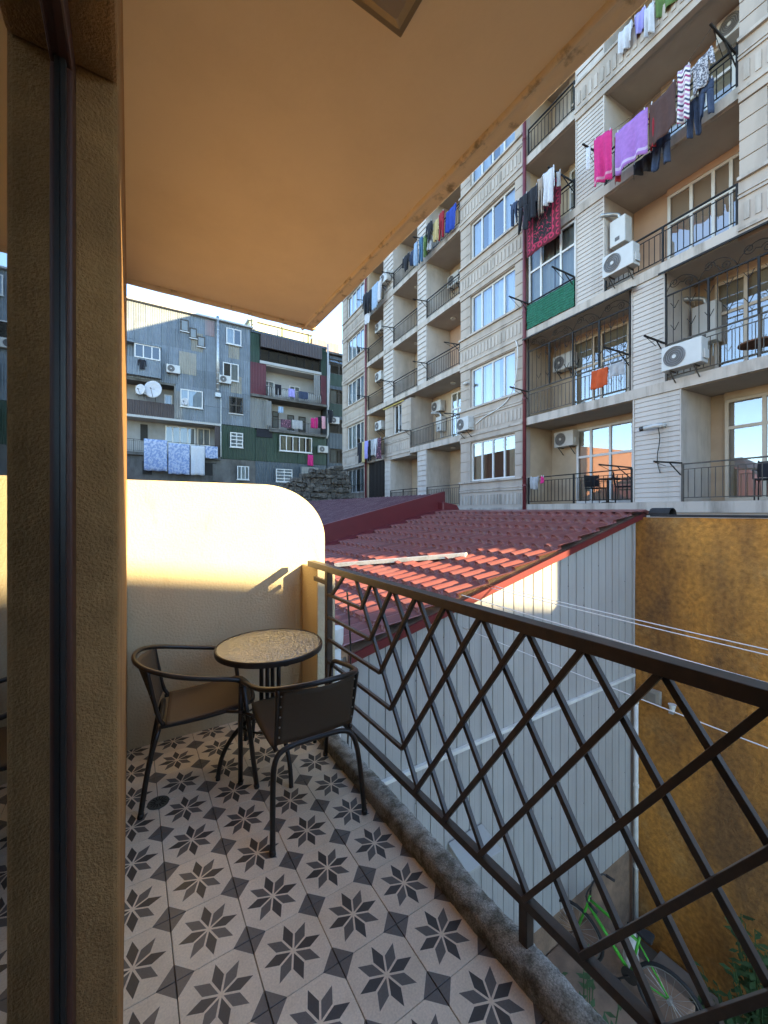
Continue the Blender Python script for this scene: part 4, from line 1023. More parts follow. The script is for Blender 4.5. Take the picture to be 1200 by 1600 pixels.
def carpet_mat():
    """Dark rug with a red ring border and a medallion."""
    m = mat('red_black_rug', (.02,.015,.018), .95); nt = m.node_tree; N = nt.nodes; L = nt.links
    tc = N.new('ShaderNodeTexCoord'); sp = N.new('ShaderNodeSeparateXYZ'); L.new(tc.outputs['Object'], sp.inputs[0])
    def mt(op, a, c=None, clamp=False):
        n = N.new('ShaderNodeMath'); n.operation = op; n.use_clamp = clamp
        for i, v in enumerate((a, c)):
            if v is None: continue
            if isinstance(v, (int, float)): n.inputs[i].default_value = v
            else: L.new(v, n.inputs[i])
        return n.outputs[0]
    y, z = sp.outputs[1], sp.outputs[2]
    ey = mt('SUBTRACT', .62, mt('ABSOLUTE', y)); ez = mt('ADD', z, 1.78)       # distance to side edges and to the lower edge
    ed = mt('MINIMUM', ey, ez)
    inb = mt('MULTIPLY', mt('GREATER_THAN', ed, .05), mt('LESS_THAN', ed, .27))
    cy = mt('SUBTRACT', mt('FRACT', mt('DIVIDE', y, .22)), .5); cz = mt('SUBTRACT', mt('FRACT', mt('DIVIDE', mt('ADD', z, 1.73), .22)), .5)
    rr_ = mt('SQRT', mt('ADD', mt('MULTIPLY', cy, cy), mt('MULTIPLY', cz, cz)))
    ring = mt('MULTIPLY', mt('GREATER_THAN', rr_, .2), mt('LESS_THAN', rr_, .38))
    rim = mt('MULTIPLY', mt('GREATER_THAN', ed, .235), mt('LESS_THAN', ed, .275)); rim2 = mt('LESS_THAN', ed, .045)
    nz = N.new('ShaderNodeTexNoise'); nz.inputs['Scale'].default_value = 7; nz.inputs['Detail'].default_value = 1; L.new(tc.outputs['Object'], nz.inputs['Vector'])
    med = mt('MULTIPLY', mt('LESS_THAN', mt('ABSOLUTE', mt('SUBTRACT', nz.outputs[0], .5)), .018), mt('GREATER_THAN', ed, .30))
    f = mt('ADD', mt('ADD', mt('MULTIPLY', inb, ring), mt('MULTIPLY', rim, .7)), mt('ADD', mt('MULTIPLY', med, .9), mt('MULTIPLY', rim2, .35)), True)
    f = mt('MAXIMUM', f, mt('MULTIPLY', inb, .22))
    mx = N.new('ShaderNodeMix'); mx.data_type = 'RGBA'; L.new(f, mx.inputs[0]); mx.inputs[6].default_value = (.016,.013,.016,1); mx.inputs[7].default_value = (.42,.03,.075,1)
    L.new(mx.outputs[2], N['Principled BSDF'].inputs['Base Color'])
    return m
m_rug = carpet_mat()
def bordered(name, base, col2, z0, z1):
    m = mat(name, base, .9, var=.14, vs_=12, bump=.35, bs=90); nt = m.node_tree; N = nt.nodes; L = nt.links; b = N['Principled BSDF']
    tc = N.new('ShaderNodeTexCoord'); sp = N.new('ShaderNodeSeparateXYZ'); L.new(tc.outputs['Object'], sp.inputs[0])
    g_ = N.new('ShaderNodeMath'); g_.operation = 'COMPARE'; g_.inputs[1].default_value = (z0+z1)/2; g_.inputs[2].default_value = (z1-z0)/2; L.new(sp.outputs[2], g_.inputs[0])
    old = b.inputs['Base Color'].links[0].from_socket; mx = N.new('ShaderNodeMix'); mx.data_type = 'RGBA'
    L.new(g_.outputs[0], mx.inputs[0]); L.new(old, mx.inputs[6]); mx.inputs[7].default_value = (*col2,1); L.new(mx.outputs[2], b.inputs['Base Color'])
    return m
m_hotb = bordered('hot_pink_bordered_towel', (.50,.025,.16), (.50,.22,.30), -1.12, -1.05)
m_lilb = bordered('lilac_bordered_towel', (.30,.14,.40), (.45,.36,.50), -.95, -.88)
CL = [0]
def cloth(kind, name, label, s0, s1, zt, zb, x, m_, sag=0, group='laundry on the apartment block', frame=None, cat='laundry', slope=0, back=.35, wr=1.7):
    """A piece of washing hung over a line: towel, shirt or trousers, with folds; the line runs along s."""
    CL[0] += 1; sd_ = CL[0]*3.7; w = abs(s1-s0); h = zt-zb; b = MB(); sc = (s0+s1)/2
    def wrk(y, t): return wr*(.022*math.sin(y*11/max(w,.3)*1.3+sd_)*(.3+t)+.03*noise.noise(Vector((y*4+sd_, t*1.5, sd_)))*(.2+t)+.012*math.sin(y*31+sd_*2)*t)
    def panel(y0, y1, t0, t1, xoff, nu=14, nv=12, taper=0, lean=0):
        def fn(u, v):
            t = t0+(t1-t0)*v; c = (y0+y1)/2; y = c+(y0+(y1-y0)*u-c)*(1-taper*v)+lean*v
            sg = -sag*(1-((y-0)/(w/2+1e-6))**2)*(1 if t < .5 else .6)
            low = .025*math.sin(y*9+sd_)*v
            return (xoff+wrk(y, t)*(1 if xoff <= 0 else .5), y, -h*t+sg+slope*y+low)
        b.grid(nu, nv, fn)
    if kind == 'towel':
        panel(-w/2, w/2, 0, 1, -.012); panel(-w/2, w/2, 0, back, .016, nv=6)
    elif kind == 'shirt':
        panel(-w*.32, w*.32, 0, 1, -.012); panel(-w*.31, w*.31, 0, .97, .03)
        panel(-w*.5, -w*.30, .0, .62, -.006, 5, 8, .35, -.05); panel(w*.30, w*.5, 0, .62, -.006, 5, 8, .35, .05)
    elif kind == 'trousers':
        panel(-w/2, w/2, 0, .32, -.012, nv=5); panel(-w/2, w/2, 0, .30, .03, nv=5)
        panel(-w/2, -w*.04, .30, 1, -.014, 6, 10, .25, -.02); panel(w*.04, w/2, .30, .97, -.014, 6, 10, .25, .02)
        panel(-w/2, -w*.04, .30, .98, .025, 6, 10, .25, -.02); panel(w*.04, w/2, .30, .95, .025, 6, 10, .25, .02)
    if frame is None: loc, rz = fw(x, sc, zt), -FA
    else: loc, rz = frame(x, sc, zt)
    o = b.build(name, m_, loc=loc, rz=rz, smooth=True, solid=.006)
    tag(o, label, cat, group)
    # pegs
    for q in (-.42, .42):
        MB().bar((-.012, q*w, slope*q*w-.03-sag*(1-.7)), (-.0, q*w, slope*q*w+.04), .02, .012).build('peg', m_wht, o)
    return o
# long line on the fourth visible floor
cloth('towel','towel','narrow white cloth at the left end of the long line', 5.98,6.10,11.15,10.55,-.6, m_wht)
cloth('towel','towel','hot pink towel near the left end of the long laundry line', 5.40,5.88,11.18,9.95,-.6, m_hotb, slope=.2)
cloth('towel','towel','crimson cloth between the pink and lilac towels', 5.28,5.42,11.0,9.8,-.45, m_red)
cloth('towel','towel','large lilac towel on the long laundry line', 4.55,5.30,10.92,9.88,-.6, m_lilb)
cloth('towel','towel','dark red cloth beside the lilac towel', 4.42,4.56,10.85,9.95,-.5, m_red)
cloth('towel','blanket','dark brown blanket sagging on the long laundry line', 3.98,4.52,11.0,10.02,-.55, m_brn, sag=.06, slope=-.15)
cloth('towel','towel','white cloth with wavy stripes on the long line', 3.73,3.97,11.18,9.98,-.5, m_str)
cloth('shirt','shirt','grey checked shirt at the right end of the long line', 3.33,3.78,11.12,10.5,-.45, m_pld, slope=-.25)
cloth('trousers','trousers','dark blue jeans under the checked shirt', 3.36,3.62,10.6,9.85,-.38, m_nvy)
cloth('trousers','trousers','black trousers behind the striped cloth', 3.62,3.86,10.5,9.7,-.3, m_nvy)
cloth('trousers','trousers','dark trousers below the brown blanket', 4.25,4.6,10.25,9.55,-.25, m_nvy)
cloth('towel','towel','black cloths under the lilac towel', 4.65,5.1,10.15,9.75,-.2, m_blk, wr=2)
MB_l = MB().tube([(-.6,5.95+.28,11.4-.0),(-.6,5.3,11.05),(-.58,4.5,10.98),(-.5,3.9,11.15),(-.62,3.28,11.42)], .005, 5); o = MB_l.build('laundry_line', m_railg, loc=fw(0,0,0), rz=-FA); tag(o, 'line carrying the long row of washing on the fourth balcony', 'clothesline')
# line above the rug
cloth('trousers','trousers','small dark blue tights at the left tip of the line over the rug', 8.5,8.75,11.45,10.75,-.6, m_nvy)
cloth('trousers','trousers','black trousers hanging left of the rug', 8.08,8.45,11.4,10.25,-.62, m_blk)
cloth('shirt','shirt','black shirt hanging in front of the rug', 7.7,8.15,11.4,10.5,-.6, m_blk)
cloth('trousers','leggings','tan leggings in front of the rug', 7.52,7.72,11.5,10.35,-.58, m_tan)
cloth('shirt','shirt','white shirt in front of the red and black rug', 7.1,7.52,11.5,10.5,-.6, m_wht)
cloth('towel','socks','pair of pale socks pegged beside the white shirt', 6.98,7.12,11.3,10.9,-.5, m_gry)
cloth('towel','rug','red and black patterned rug hanging over the balcony rail', 7.10,8.36,11.35,9.58,-.34, m_rug, cat='rug', wr=.6, back=.5)
# fifth floor
cloth('towel','towel','white rags on the topmost visible balcony rail', 5.15,5.5,13.85,13.3,-.15, m_wht, wr=2)
cloth('towel','towel','mauve cloth on the topmost visible balcony rail', 4.85,5.12,13.9,13.35,-.12, m_pur, wr=2)
cloth('towel','towel','white scarf hanging lower on the topmost balcony rail', 4.62,4.82,13.7,13.0,-.2, m_wht, wr=2)
cloth('towel','blanket','dark green blanket at the top edge of the picture', 3.9,4.6,14.2,13.3,-.1, m_grn, wr=2)
cloth('towel','blanket','black blanket at the top edge beside the dark green one', 3.3,3.9,14.3,13.35,-.1, m_blk, wr=2)
# upper middle balconies under the ceiling edge
cloth('towel','towel','royal blue towel on the upper middle balcony rail', 12.1,12.75,13.95,13.05,-.2, m_blu)
cloth('trousers','trousers','dark red and black trousers beside the royal blue towel', 12.8,13.15,14.1,12.95,-.3, m_red)
cloth('shirt','shirt','pale yellow shirt on the upper middle balcony', 13.15,13.6,14.0,13.15,-.3, m_yel)
cloth('shirt','shirt','black shirt behind the pale yellow shirt', 13.5,13.95,14.1,13.3,-.4, m_blk)
cloth('trousers','trousers','grey trousers on the upper middle balcony', 13.6,13.9,13.8,12.9,-.35, m_gry)
cloth('trousers','trousers','moss green trousers on the upper middle balcony', 13.95,14.2,13.8,12.85,-.35, m_grn)
cloth('trousers','jeans','petrol blue jeans at the left end of the upper middle balcony', 14.25,14.55,13.85,12.7,-.4, m_teal)
cloth('trousers','trousers','second pair of light blue jeans beside the petrol pair', 14.6,14.85,13.8,12.75,-.45, m_lbl)
cloth('shirt','shirt','black shirt on the rail of the next balcony left', 15.6,16.2,13.95,13.2,-.25, m_blk, wr=2)
cloth('shirt','shirt','navy shirt on the rail of the next balcony left', 15.2,15.6,13.9,13.2,-.2, m_nvy, wr=2)
cloth('towel','sheet','pale blue sheet on the far left upper balcony', 18.6,19.3,14.0,12.7,-.4, m_lbl)
cloth('shirt','shirt','white shirt beside the pale blue sheet', 18.2,18.65,13.95,12.8,-.4, m_wht)
cloth('trousers','trousers','black trousers left of the pale blue sheet', 19.4,19.9,14.0,12.75,-.4, m_blk)
cloth('shirt','shirt','charcoal shirt at the far left end of the upper line', 19.95,20.5,14.1,12.9,-.4, m_blk)
cloth('towel','towel','lavender cloth under the charcoal shirt', 19.7,20.4,12.9,12.3,-.35, m_wht)
# colourful laundry, far left, second floor
for i,(a,c,zz,m_,kd,nm,lb) in enumerate([(20.6,21.2,4.35,m_blk,'shirt','shirt','black shirt at the left end of the colourful line'),(20.2,20.6,4.3,m_yel,'towel','towel','pale yellow towel on the colourful line'),
     (19.75,20.2,4.5,m_pur,'towel','towel','periwinkle towel on the colourful line'),(19.45,19.75,4.3,m_blk,'trousers','trousers','black trousers on the colourful line'),(19.0,19.45,4.6,m_gry,'shirt','shirt','grey shirt on the colourful line'),
     (18.65,19.0,4.5,m_wht,'shirt','shirt','white shirt on the colourful line'),(18.2,18.65,4.3,m_flo,'towel','towel','dark floral cloth at the right end of the colourful line')]):
    cloth(kd, nm, lb, a, c, 5.55-.02*i, zz, -.42, m_)
# left caged balcony
cloth('towel','towel','bright orange and red cloth on the caged balcony rail', 5.84,6.30,5.36,4.86,-.07, m_org, wr=1.5)
cloth('towel','towel','grey cloth beside the orange one on the caged balcony', 5.40,5.80,5.38,5.02,-.07, m_gry, wr=1.5)
cloth('towel','towel','small grey rag on the lowest balcony rail by the red pipe', 8.12,8.45,2.58,2.2,-.06, m_gry, wr=1.5)
cloth('towel','towel','pink scrap of cloth on the lowest balcony rail', 7.93,8.02,2.58,2.35,-.06, m_hot)

# balcony furniture
def small_chair(s, x, z, rz, label):
    e = empty('balcony_chair', fw(x,s,z), rz-FA, label, 'chair', 'chairs on the lower balconies')
    B1(-.22,.22,-.22,.22,.43,.46).build('seat', m_blk, e, bevel=.01)
    MB().grid(6,4,lambda u,v:(.22+.04*v,-.22+.44*u,.50+.34*v)).build('backrest', m_blk, e, solid=.02)
    for a in (-.2,.2):
        for c in (-.2,.2): MB().tube([(a,c,0),(a*.95,c*.95,.43)], .013, 6).build('leg', m_rail, e)
        MB().tube([(.2,a,.45),(.25,a,.86)], .013, 6).build('back_post', m_rail, e)
        MB().tube([(-.2,a*1.1,.45),(-.2,a*1.1,.64),(.22,a*1.1,.66)], .013, 6).build('arm', m_rail, e)
small_chair(2.75,.5,zf(0),R(10),'black chair on the lowest balcony at the right edge')
small_chair(6.6,.55,zf(0),R(60),'left black chair on the lowest balcony beside the downpipe')
small_chair(5.75,.5,zf(0),R(120),'right black chair on the lowest balcony beside the downpipe')
def small_table(s, x, z, label, r=.32, h=.7):
    e = empty('balcony_table', fw(x,s,z), -FA, label, 'table', 'tables on the balconies')
    MB().lathe([(r,h-.03),(r,h)], n=20).build('top', m_rust, e)
    MB().tube([(0,0,.03),(0,0,h-.03)], .03, 8).build('column', m_rail, e); MB().lathe([(r*.7,0),(r*.5,.03)], n=16).build('base', m_rail, e)
small_table(6.2,.5,zf(0),'black round table between the two lowest balcony chairs', .3)
small_table(2.9,.45,zf(1),'brown round stool table in the right caged balcony', .34, .45)

# ================================================================== OLD BUILDINGS AT THE END OF THE COURTYARD (facades on Y = 38)
FY = 38.0
def corrug(name, c, c2, amt=.5, sc=38, rough=.55, streak=5, ps=1.2, axis=1):
    """Profiled sheet: fine vertical corrugation as relief, tone differing from sheet to sheet."""
    if name in MATS: return MATS[name]
    m = mat(name, c, rough, var=.10, vs_=2, c2=c2, amt=amt, ps=ps, streak=streak, edge=(.45,.7)); nt = m.node_tree; N = nt.nodes; L = nt.links
    b = N['Principled BSDF']; tc = N.new('ShaderNodeTexCoord'); sp = N.new('ShaderNodeSeparateXYZ'); L.new(tc.outputs['Object'], sp.inputs[0])
    mm = N.new('ShaderNodeMath'); mm.operation = 'MULTIPLY'; mm.inputs[1].default_value = sc; L.new(sp.outputs[axis], mm.inputs[0])
    sn = N.new('ShaderNodeMath'); sn.operation = 'SINE'; L.new(mm.outputs[0], sn.inputs[0])
    bp = N.new('ShaderNodeBump'); bp.inputs['Strength'].default_value = .7; bp.inputs['Distance'].default_value = .03; L.new(sn.outputs[0], bp.inputs['Height']); L.new(bp.outputs[0], b.inputs['Normal'])
    oi = N.new('ShaderNodeObjectInfo'); ml = N.new('ShaderNodeMath'); ml.operation = 'MULTIPLY_ADD'; ml.inputs[1].default_value = .28; ml.inputs[2].default_value = .86; L.new(oi.outputs['Random'], ml.inputs[0])
    old = b.inputs['Base Color'].links[0].from_socket
    mu = N.new('ShaderNodeMix'); mu.data_type = 'RGBA'; mu.blend_type = 'MULTIPLY'; mu.inputs[0].default_value = 1; L.new(old, mu.inputs[6]); L.new(ml.outputs[0], mu.inputs[7]); L.new(mu.outputs[2], b.inputs['Base Color'])
    return m
m_bsheet = corrug('blue_grey_sheet', (.155,.18,.20), (.095,.11,.12), .6)
m_bsheet2 = corrug('rusted_sheet', (.24,.17,.16), (.20,.22,.24), .7)
m_bsheet3 = corrug('tan_sheet', (.27,.25,.20), (.18,.16,.12), .6)
m_gsheet = corrug('dark_green_sheet', (.012,.034,.016), (.015,.03,.02), .5, sc=44)
m_rsheet = corrug('wine_red_sheet', (.105,.014,.022), (.08,.02,.02), .4, sc=44)
m_gysheet = corrug('grey_sheet', (.19,.19,.175), (.14,.13,.12), .6)
m_brail = corrug('brown_balcony_sheet', (.055,.037,.033), (.05,.04,.04), .5)
m_slate = corrug('slate_sheet', (.055,.07,.08), (.04,.05,.06), .5)
m_oldc = mat('old_concrete', (.125,.118,.105), .95, var=.25, vs_=1.5, c2=(.07,.065,.055), amt=.8, ps=.9, streak=3, bump=.4, bs=12)
m_oldw = mat('old_whitewash', (.28,.27,.25), .95, var=.15, vs_=1, c2=(.22,.20,.17), amt=.6, ps=1, streak=3)
m_oldp = mat('old_pale_plaster', (.40,.39,.365), .95, var=.1, vs_=1)
def fframe(d, s, z): return Vector((-s, FY+d, z)), math.pi/2
def fbld(name, label): return empty(name, (0,FY,GROUND), math.pi/2, label, 'building')
def fb(par, name, m_, d0,d1,X0,X1,z0,z1, bevel=0): return B1(d0,d1,-X1,-X0,z0+GZ,z1+GZ).build(name, m_, par, bevel=bevel)
def fwin(par, X0,X1,z0,z1, vs_=(.5,), hs=(), cur=None, d=-.03, fm=None, open_=False):
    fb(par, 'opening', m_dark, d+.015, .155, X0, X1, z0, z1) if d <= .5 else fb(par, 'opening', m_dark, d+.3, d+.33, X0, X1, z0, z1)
    fb(par, 'window_sill', m_wfr, d-.10, d-.002, X0-.05, X1+.05, z0-.06, z0-.001)
    return window(par, d-.07, -X1, -X0, z0, z1, vs_, hs, fm or m_wfr, cur, .08, .07, pane_m=m_pane2, coff=.07 if d < .5 else .14, camp=.25 if d < .5 else 1)
blue = fbld('blue_sheet_building', 'old building clad in patched blue-grey metal sheets')
BL = -3.0
fb(blue, 'core_wall', m_oldw, 1.4, 12, BL, 9.42, GROUND, 18.2)
fb(blue, 'upper_wall', m_slate, .0, 1.399, BL, 9.42, 12.2, 18.25)
fb(blue, 'middle_wall', m_slate, .0, 1.399, 3.25, 9.42, 9.25, 12.199)
fb(blue, 'ground_wall', m_oldc, .0, 1.399, BL, 6.8, GROUND, 6.0)
fb(blue, 'balcony_slab', m_oldc, -.25, 1.399, BL, 6.8, 6.001, 6.25)
fb(blue, 'balcony_slab', m_oldp, -.12, 1.399, BL, 6.85, 9.05, 9.24)
fb(blue, 'balcony_slab', m_oldc, -.05, 1.399, BL, 3.2, 12.02, 12.199)
# metal sheets one by one
rs = random.Random(5)
rows = [(12.2,13.75),(13.75,15.3),(15.3,16.9),(16.9,18.35)]
for (z0,z1) in rows:
    x = BL
    while x < 9.3:
        w_ = rs.choice((.95,1.05,1.2)); x1 = min(x+w_, 9.42)
        if 9.42-x1 < .3: x1 = 9.42
        mm = m_bsheet if rs.random() < .93 else m_bsheet3
        d = rs.uniform(0,.02)
        fb(blue, 'wall_sheet', mm, -.045-d, -.001, x+.008, x1-.008, z0+.01-rs.uniform(0,.05), z1-.01)
        x = x1
x = 3.25
while x < 9.3:
    x1 = min(x+1.1, 9.42)
    if 9.42-x1 < .3: x1 = 9.42
    for (z0,z1) in ((9.25,10.7),(10.7,12.19)): fb(blue, 'wall_sheet', m_bsheet, -.045-rs.uniform(0,.02), -.001, x+.008, x1-.008, z0+.01, z1-.01)
    x = x1
fb(blue, 'patch_sheet', m_bsheet3, -.085, -.0675, 3.51, 4.85, 13.17, 15.06)
fb(blue, 'patch_sheet', m_bsheet2, -.085, -.0675, 5.54, 6.32, 16.87, 18.23)
fb(blue, 'roof_edge', m_oldp, -.35, 12.3, BL, 9.6, 18.36, 18.50)
fwin(blue, 7.29, 8.59, 16.52, 17.95, (.5,), (), (m_curt, ((.5,1),)), -.12)
fwin(blue, 7.00, 8.35, 13.23, 14.79, (.5,), (), (m_curtg, ((.0,.45),)), -.12)
fwin(blue, 3.61, 5.35, 10.36, 11.85, (.66,), (), (m_curt, ((0,1),)), -.12)
fwin(blue, 7.54, 8.74, 10.30, 11.82, (.5,), (.5,), None, -.12, m_railg)
for r_ in ((3.62, 4.25, 16.77, 17.77), (4.32, 4.88, 16.34, 17.22), (4.92, 5.54, 15.74, 16.64)): fwin(blue, *r_, (), (), (m_curtb, ((0,1),)), -.12, m_railg)
# box balcony with window at the left
fb(blue, 'box_balcony', m_bsheet, -.5, -.07, BL, 2.15, 12.35, 13.75)
window(blue, -.55, -2.1, -.3, 13.75, 14.85, (.33,.66), (), m_wfr, None, .08, .07, pane_m=m_pane2); fb(blue, 'opening', m_dark, -.45, -.07, .3, 2.1, 13.76, 14.84)
fb(blue, 'box_roof', m_bsheet, -.62, -.07, BL, 2.2, 14.86, 14.93)
# open balconies
fb(blue, 'balcony_front', m_brail, -.06, -.02, BL, 3.15, 9.241, 10.45)
fwin(blue, 2.50, 3.12, 10.50, 11.55, (), (), (m_curt, ((0,1),)), 1.36)
fb(blue, 'balcony_post', m_gysheet, -.06, .06, 3.151, 3.27, 9.24, 12.02)
fb(blue, 'balcony_curtain', m_gysheet, -.10, -.062, 3.28, 3.75, 9.3, 11.6)
railing(blue, -6.75, -BL, 6.25, m_rail, 1.0, .13, -.2, 1)
fb(blue, 'doorway', m_dark, 1.33, 1.398, 0.74, 1.27, 7.42, 8.79)
fwin(blue, 2.58, 4.95, 7.35, 8.88, (.26,.52,.76), (), (m_curt, ((0,.5),(.6,1))), 1.36)
fwin(blue, 5.11, 6.16, 7.42, 8.94, (.5,), (), (m_curtb, ((0,1),)), 1.36, m_gfr)
fb(blue, 'side_sheet', m_brail, -.04, .02, 6.35, 6.79, 6.26, 9.04)
# ground level openings
for r_ in ((0.86, 1.53, 4.46, 5.56), (5.46, 6.48, 4.60, 5.71)): fb(blue, 'dark_opening', m_dark, -.012, -.001, *r_)
fwin(blue, 8.23, 9.28, 4.35, 5.58, (.33,.66), (), (m_curtg, ((0,1),)), -.12)
for r_ in ((6.16, 6.51, 4.11, 5.64), (5.23, 5.35, 3.99, 4.99)): fb(blue, 'post', m_oldc, -.1, -.013, *r_)
fl = MB().tube([(-.22,-6.56,11.9+GZ),(-.22,-6.56,18.7+GZ)], .13, 14).build('flue_pipe', m_zinc, blue, smooth=True)
for i in range(14): MB().lathe([(.14,12.2+.48*i+GZ),(.145,12.23+.48*i+GZ),(.14,12.26+.48*i+GZ)], (-.22,-6.56,0), 14).build('joint', m_zinc, fl)
fb(blue, 'flue_box', m_zinc, -.42, -.07, 6.33, 6.8, 11.55, 11.9)
MB().tube([(-.1,-6.85,11.5+GZ),(-.1,-6.85,6.3+GZ)], .035, 8).build('pipe', m_zinc, blue)

green = fbld('green_red_building', 'dark green and wine red sheet clad building with cluttered balconies')
fb(green, 'core_wall', m_oldp, 1.5, 12, 9.425, 17.1, GROUND, 18.0)
fb(green, 'lower_wall', m_gsheet, 0, 1.499, 6.81, 9.424, 6.15, 9.22)
fb(green, 'lower_wall', m_gsheet, 0, 1.499, 9.425, 17.1, 6.15, 9.0)
fb(green, 'ground_wall', m_oldc, .0, 1.499, 6.801, 9.9, GROUND, 6.149)
fb(green, 'ground_wall', m_slate, -.02, 1.499, 9.901, 17.1, GROUND, 6.149)
for i in range(10): fb(green, 'wall_sheet', m_gsheet, -.04-.01*(i%2), -.001, 6.82+1.028*i, 6.82+1.028*(i+1)-.012, 6.2, 9.0 if i > 2 else 9.2)
fb(green, 'side_sheet', m_gysheet, -.03, 1.499, 9.43, 11.1, 9.23, 12.1)
fb(green, 'balcony_slab', m_oldc, -.3, 1.499, 11.101, 17.05, 9.001, 9.24)
fb(green, 'balcony_slab', m_oldc, -.35, 1.499, 9.43, 17.05, 12.101, 12.33)
fb(green, 'red_panel', m_rsheet, -.05, 1.499, 9.44, 10.88, 12.331, 15.35)
fb(green, 'red_panel', m_rsheet, -.05, .05, 16.45, 17.08, 12.331, 15.35)
fb(green, 'upper_wall', m_gsheet, -.02, 1.499, 9.44, 10.28, 15.351, 18.1)
fb(green, 'upper_wall', m_gsheet, -.02, 1.499, 16.5, 17.09, 15.351, 18.1)
fb(green, 'fascia', m_slate, -.12, 1.499, 9.43, 17.1, 18.101, 18.32)
fb(green, 'awning', m_brail, -.35, -.1, 10.3, 16.48, 16.85, 18.05)
fb(green, 'sill_band', m_oldp, -.12, 1.499, 10.29, 16.49, 15.36, 15.62)
window(green, .0, -16.45, -10.32, 15.63, 16.95, (.14,.28,.42,.57,.71,.86), (), m_rail, None, .08, .07, pane_m=m_pane2)
fb(green, 'opening', m_dark, .4, .45, 10.32, 16.45, 15.63, 18.0)
fb(green, 'soffit', m_oldp, 0, 1.49, 10.89, 16.44, 15.25, 15.352)
railing(green, -17.0, -11.12, 9.24, m_railg, 1.0, .13, -.2, 1)
railing(green, -16.44, -10.9, 12.33, m_rail, .95, .2, -.25, 1)
for i in range(26):
    X = 11.0+5.3*i/25
    MB().tube(smooth_path([(-.25,-X,12.4+GZ),(-.42,-X,12.6+GZ),(-.38,-X,12.9+GZ),(-.25,-X,13.2+GZ)],1), .028, 5).build('bellied_baluster', m_oldp, green)
for r_ in ((11.00, 12.11, 12.55, 14.29), (13.65, 14.78, 12.58, 14.20)): fwin(green, *r_, (.5,), (.72,), (m_curtg, ((0,.45),)), 1.44)
for r_ in ((11.92, 12.55, 9.69, 11.39), (13.45, 14.14, 9.62, 11.23), (14.64, 15.39, 9.56, 11.20)): fwin(green, *r_, (), (.7,), None, 1.44, m_railg)
fwin(green, 7.62, 8.74, 7.26, 8.59, (.5,), (.25,.5,.75), (m_curtg, ((0,1),)), -.12)
fb(green, 'dark_recess_panel', m_blk, -.12, -.06, 9.98, 11.46, 8.42, 9.15)  # flat black panel; its colour stands in for the shade of a recess
fwin(green, 12.15, 15.45, 7.28, 8.80, (.2,.4,.6,.8), (), (m_curtb, ((.0,.1),(.25,.38),(.45,.58),(.65,.95))), -.12)
fwin(green, 11.79, 13.41, 4.28, 5.53, (.5,), (.25,.5,.75), (m_wht, ((0,1),)), -.12)
fb(green, 'corrugated_shutter', m_gysheet, -.3, -.03, 14.30, 16.08, 4.85, 5.85)
fb(green, 'sheet_curtain', m_gysheet, -.3, -.26, 15.60, 16.27, 13.07, 15.17); fb(green, 'sheet_curtain', m_gysheet, -.34, -.30, 10.82, 11.31, 9.55, 11.87)
MB().tube([(-.25,-17.15,18.6+GZ),(-.25,-17.15,9.3+GZ),(-.25,-17.0,8.9+GZ)], .09, 10).build('downpipe', m_oldp, green, smooth=True)
MB().tube([(-.25,-17.35,16.5+GZ),(-.25,-17.25,12.2+GZ)], .07, 10).build('downpipe', m_oldp, green, smooth=True)
# rooftop addition set back from the facade
m_ygr = mat('pale_green_boards', (.45,.47,.30), .9, var=.15, vs_=2)
fb(green, 'roof_room', m_ygr, .9, 5, 9.6, 15.7, 18.0, 19.55); fb(green, 'roof_room_top', m_oldp, .7, 5.2, 9.4, 15.9, 19.551, 19.68)
for a in (11.0,13.6): fb(green, 'roof_panel', m_oldp, .86, .899, a, a+1.35, 18.45, 19.45)
for a in (9.6,12.5,15.2): fb(green, 'roof_post', m_gsheet, .3, .4, a, a+.1, 18.33, 19.5)
fb(green, 'roof_room', m_bsheet2, .9, 5, 15.9, 19, 18.0, 19.4)

dk = fbld('slate_building', 'narrow dark slate building with glazed balconies at the far corner')
fb(dk, 'core_wall', m_dark, 1.2, 10, 17.2, 22, GROUND, 17.7)
for k_, z in enumerate((5.2,8.3,11.4,14.5)): 
    fb(dk, 'balcony_front', (m_slate, m_slate, m_gsheet, m_gsheet)[k_], -.03, 1.199, 17.41, 22, z, z+1.25)
    window(dk, .05, -21.9, -17.45, z+1.26, z+2.75, (.25,.5,.75), (), m_railg, (m_curtg, ((.0,.2),(.8,.95))) if k_ in (0,2) else None, .08, .07, pane_m=m_pane2)
    fb(dk, 'slab', m_slate, -.05, 1.199, 17.41, 22, z+2.76, z+3.09)
fb(dk, 'wall', m_slate, -.02, 1.199, 17.2, 17.409, GROUND, 17.7); fb(dk, 'ground_wall', m_slate, -.02, 1.199, 17.41, 22, GROUND, 5.199)
fb(dk, 'roof', m_oldc, -.3, 10, 17.2, 22.2, 17.701, 17.9)

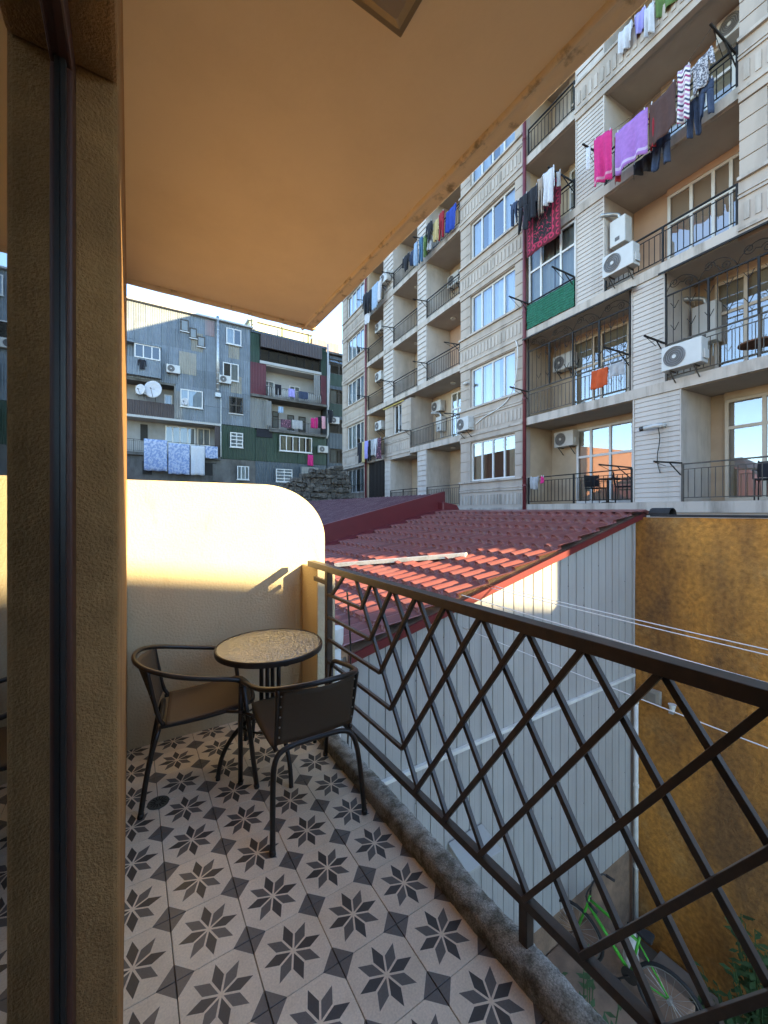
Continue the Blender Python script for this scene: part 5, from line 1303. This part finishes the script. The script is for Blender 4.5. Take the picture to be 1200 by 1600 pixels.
# fittings on the old buildings
FG = 'air conditioner units on the old sheet-clad buildings'
for (X,z,d,lab) in ((3.05,13.0,-.08,'air conditioner on the blue sheets beside the box balcony'),(7.15,12.85,-.08,'small air conditioner below the upper right window of the blue wall'),
                    (.9,11.25,1.38,'air conditioner inside the balcony behind the satellite dishes'),(16.6,7.4,-.08,'air conditioner at the right end of the dark green wall'),(17.9,10.5,-.06,'air conditioner on the narrow slate building')):
    ac_unit(0,0,0,lab,1.0,.68,.35,FG,math.pi/2,Vector((X,FY+d,z)))
def dish(X,z,d,r,lab,az=-25):
    e = empty('satellite_dish', (X,FY+d,z), R(az), lab, 'satellite dish', 'satellite dishes')
    prof = [(r*t, .22*r*t*t) for t in (.02,.25,.5,.75,1)]
    b = MB(); n=24; o_=0
    for (q,h) in prof:
        for k in range(n): b.v.append((q*math.cos(2*math.pi*k/n), -h, q*math.sin(2*math.pi*k/n)))
    for i in range(len(prof)-1):
        for k in range(n): b.f.append([i*n+k,(i+1)*n+k,(i+1)*n+(k+1)%n,i*n+(k+1)%n]); b.mi.append(0)
    b.build('reflector', m_wht, e, smooth=True, solid=.02)
    MB().tube([(0,-.2*r,-r*.95),(0,-.75*r,-.1*r)], .018, 6).build('feed_arm', m_railg, e); MB().lathe([(.05,-.06),(.05,.06)], (0,-.78*r,-.05*r), 8, 'y').build('receiver', m_acg, e)
    MB().tube([(0,.02,0),(0,.3,-.2),(0,.35,-.9*r-.3)], .03, 6).build('mast', m_railg, e)
dish(1.62,11.3,-.65,.68,'large white satellite dish on the brown balcony front')
dish(.75,11.2,-.5,.42,'smaller satellite dish left of the large one',-40)
dish(3.95,10.75,-.3,.32,'small satellite dish beside the middle blue window',-35)
dish(9.9,18.95,.5,.42,'satellite dish on the roof edge above the green wall',-30)
# bed linen and clothes
LG = 'laundry on the old sheet-clad buildings'
m_pat = mat('blue_print_linen', (.20,.26,.42), .9, var=.1, c2=(.38,.42,.52), amt=1, ps=5.5, edge=(.47,.52))
for (kd,nm,lab,X0,X1,z1,z0,d,m_) in (('towel','sheet','blue printed sheet at the left end of the low balcony',.95,2.6,7.30,4.75,-.55,m_pat),('towel','sheet','second blue printed sheet on the low balcony',2.68,4.28,7.10,4.55,-.55,m_pat),
      ('towel','sheet','plain white sheet on the low balcony',4.36,5.45,7.05,4.55,-.55,m_wht),('towel','towel','short blue printed cloth at the right end of the low balcony',5.5,6.5,7.1,6.05,-.55,m_pat),
      ('shirt','shirt','black shirt under the box balcony window',.55,1.1,13.6,12.8,-.6,m_blk),('towel','towel','pink towel hanging below the wide green-wall window',15.0,15.55,7.1,6.0,-.2,m_hot),
      ('trousers','trousers','black trousers on the bellied railing',11.6,12.2,13.5,12.5,-.5,m_blk),('towel','towel','purple towel on the bellied railing',12.9,13.55,13.3,12.5,-.5,m_pur),
      ('towel','towel','large dark cloth on the right of the bellied railing',13.9,14.9,13.2,12.5,-.5,m_nvy),('towel','towel','light blue cloth high in the cluttered balcony',12.0,12.5,11.5,10.9,-.2,m_lbl),
      ('towel','towel','bright pink cloth, left of the pink row on the cluttered balcony',15.2,15.6,10.75,9.75,-.5,m_hot),('towel','towel','rose cloth in the middle of the pink row',15.65,15.95,10.85,9.75,-.5,m_hot),
      ('towel','towel','black cloth in the pink row on the cluttered balcony',15.98,16.3,10.95,9.8,-.5,m_blk),('towel','towel','pale pink cloth at the right end of the pink row',16.35,16.75,11.05,9.8,-.5,mat('pale_pink_cotton',(.62,.33,.36),.9)),
      ('shirt','shirt','black shirt past the end of the pink row',17.0,17.6,11.8,10.5,-.5,m_blk),('towel','blanket','patterned red blanket on the cluttered balcony rail',12.2,13.2,10.3,9.5,-.35,m_flo),('towel','blanket','grey blanket on the cluttered balcony rail',13.3,14.4,10.35,9.5,-.35,m_gry)):
    cloth(kd,nm,lab,-X1,-X0,z1,z0,d,m_,group=LG,frame=fframe)
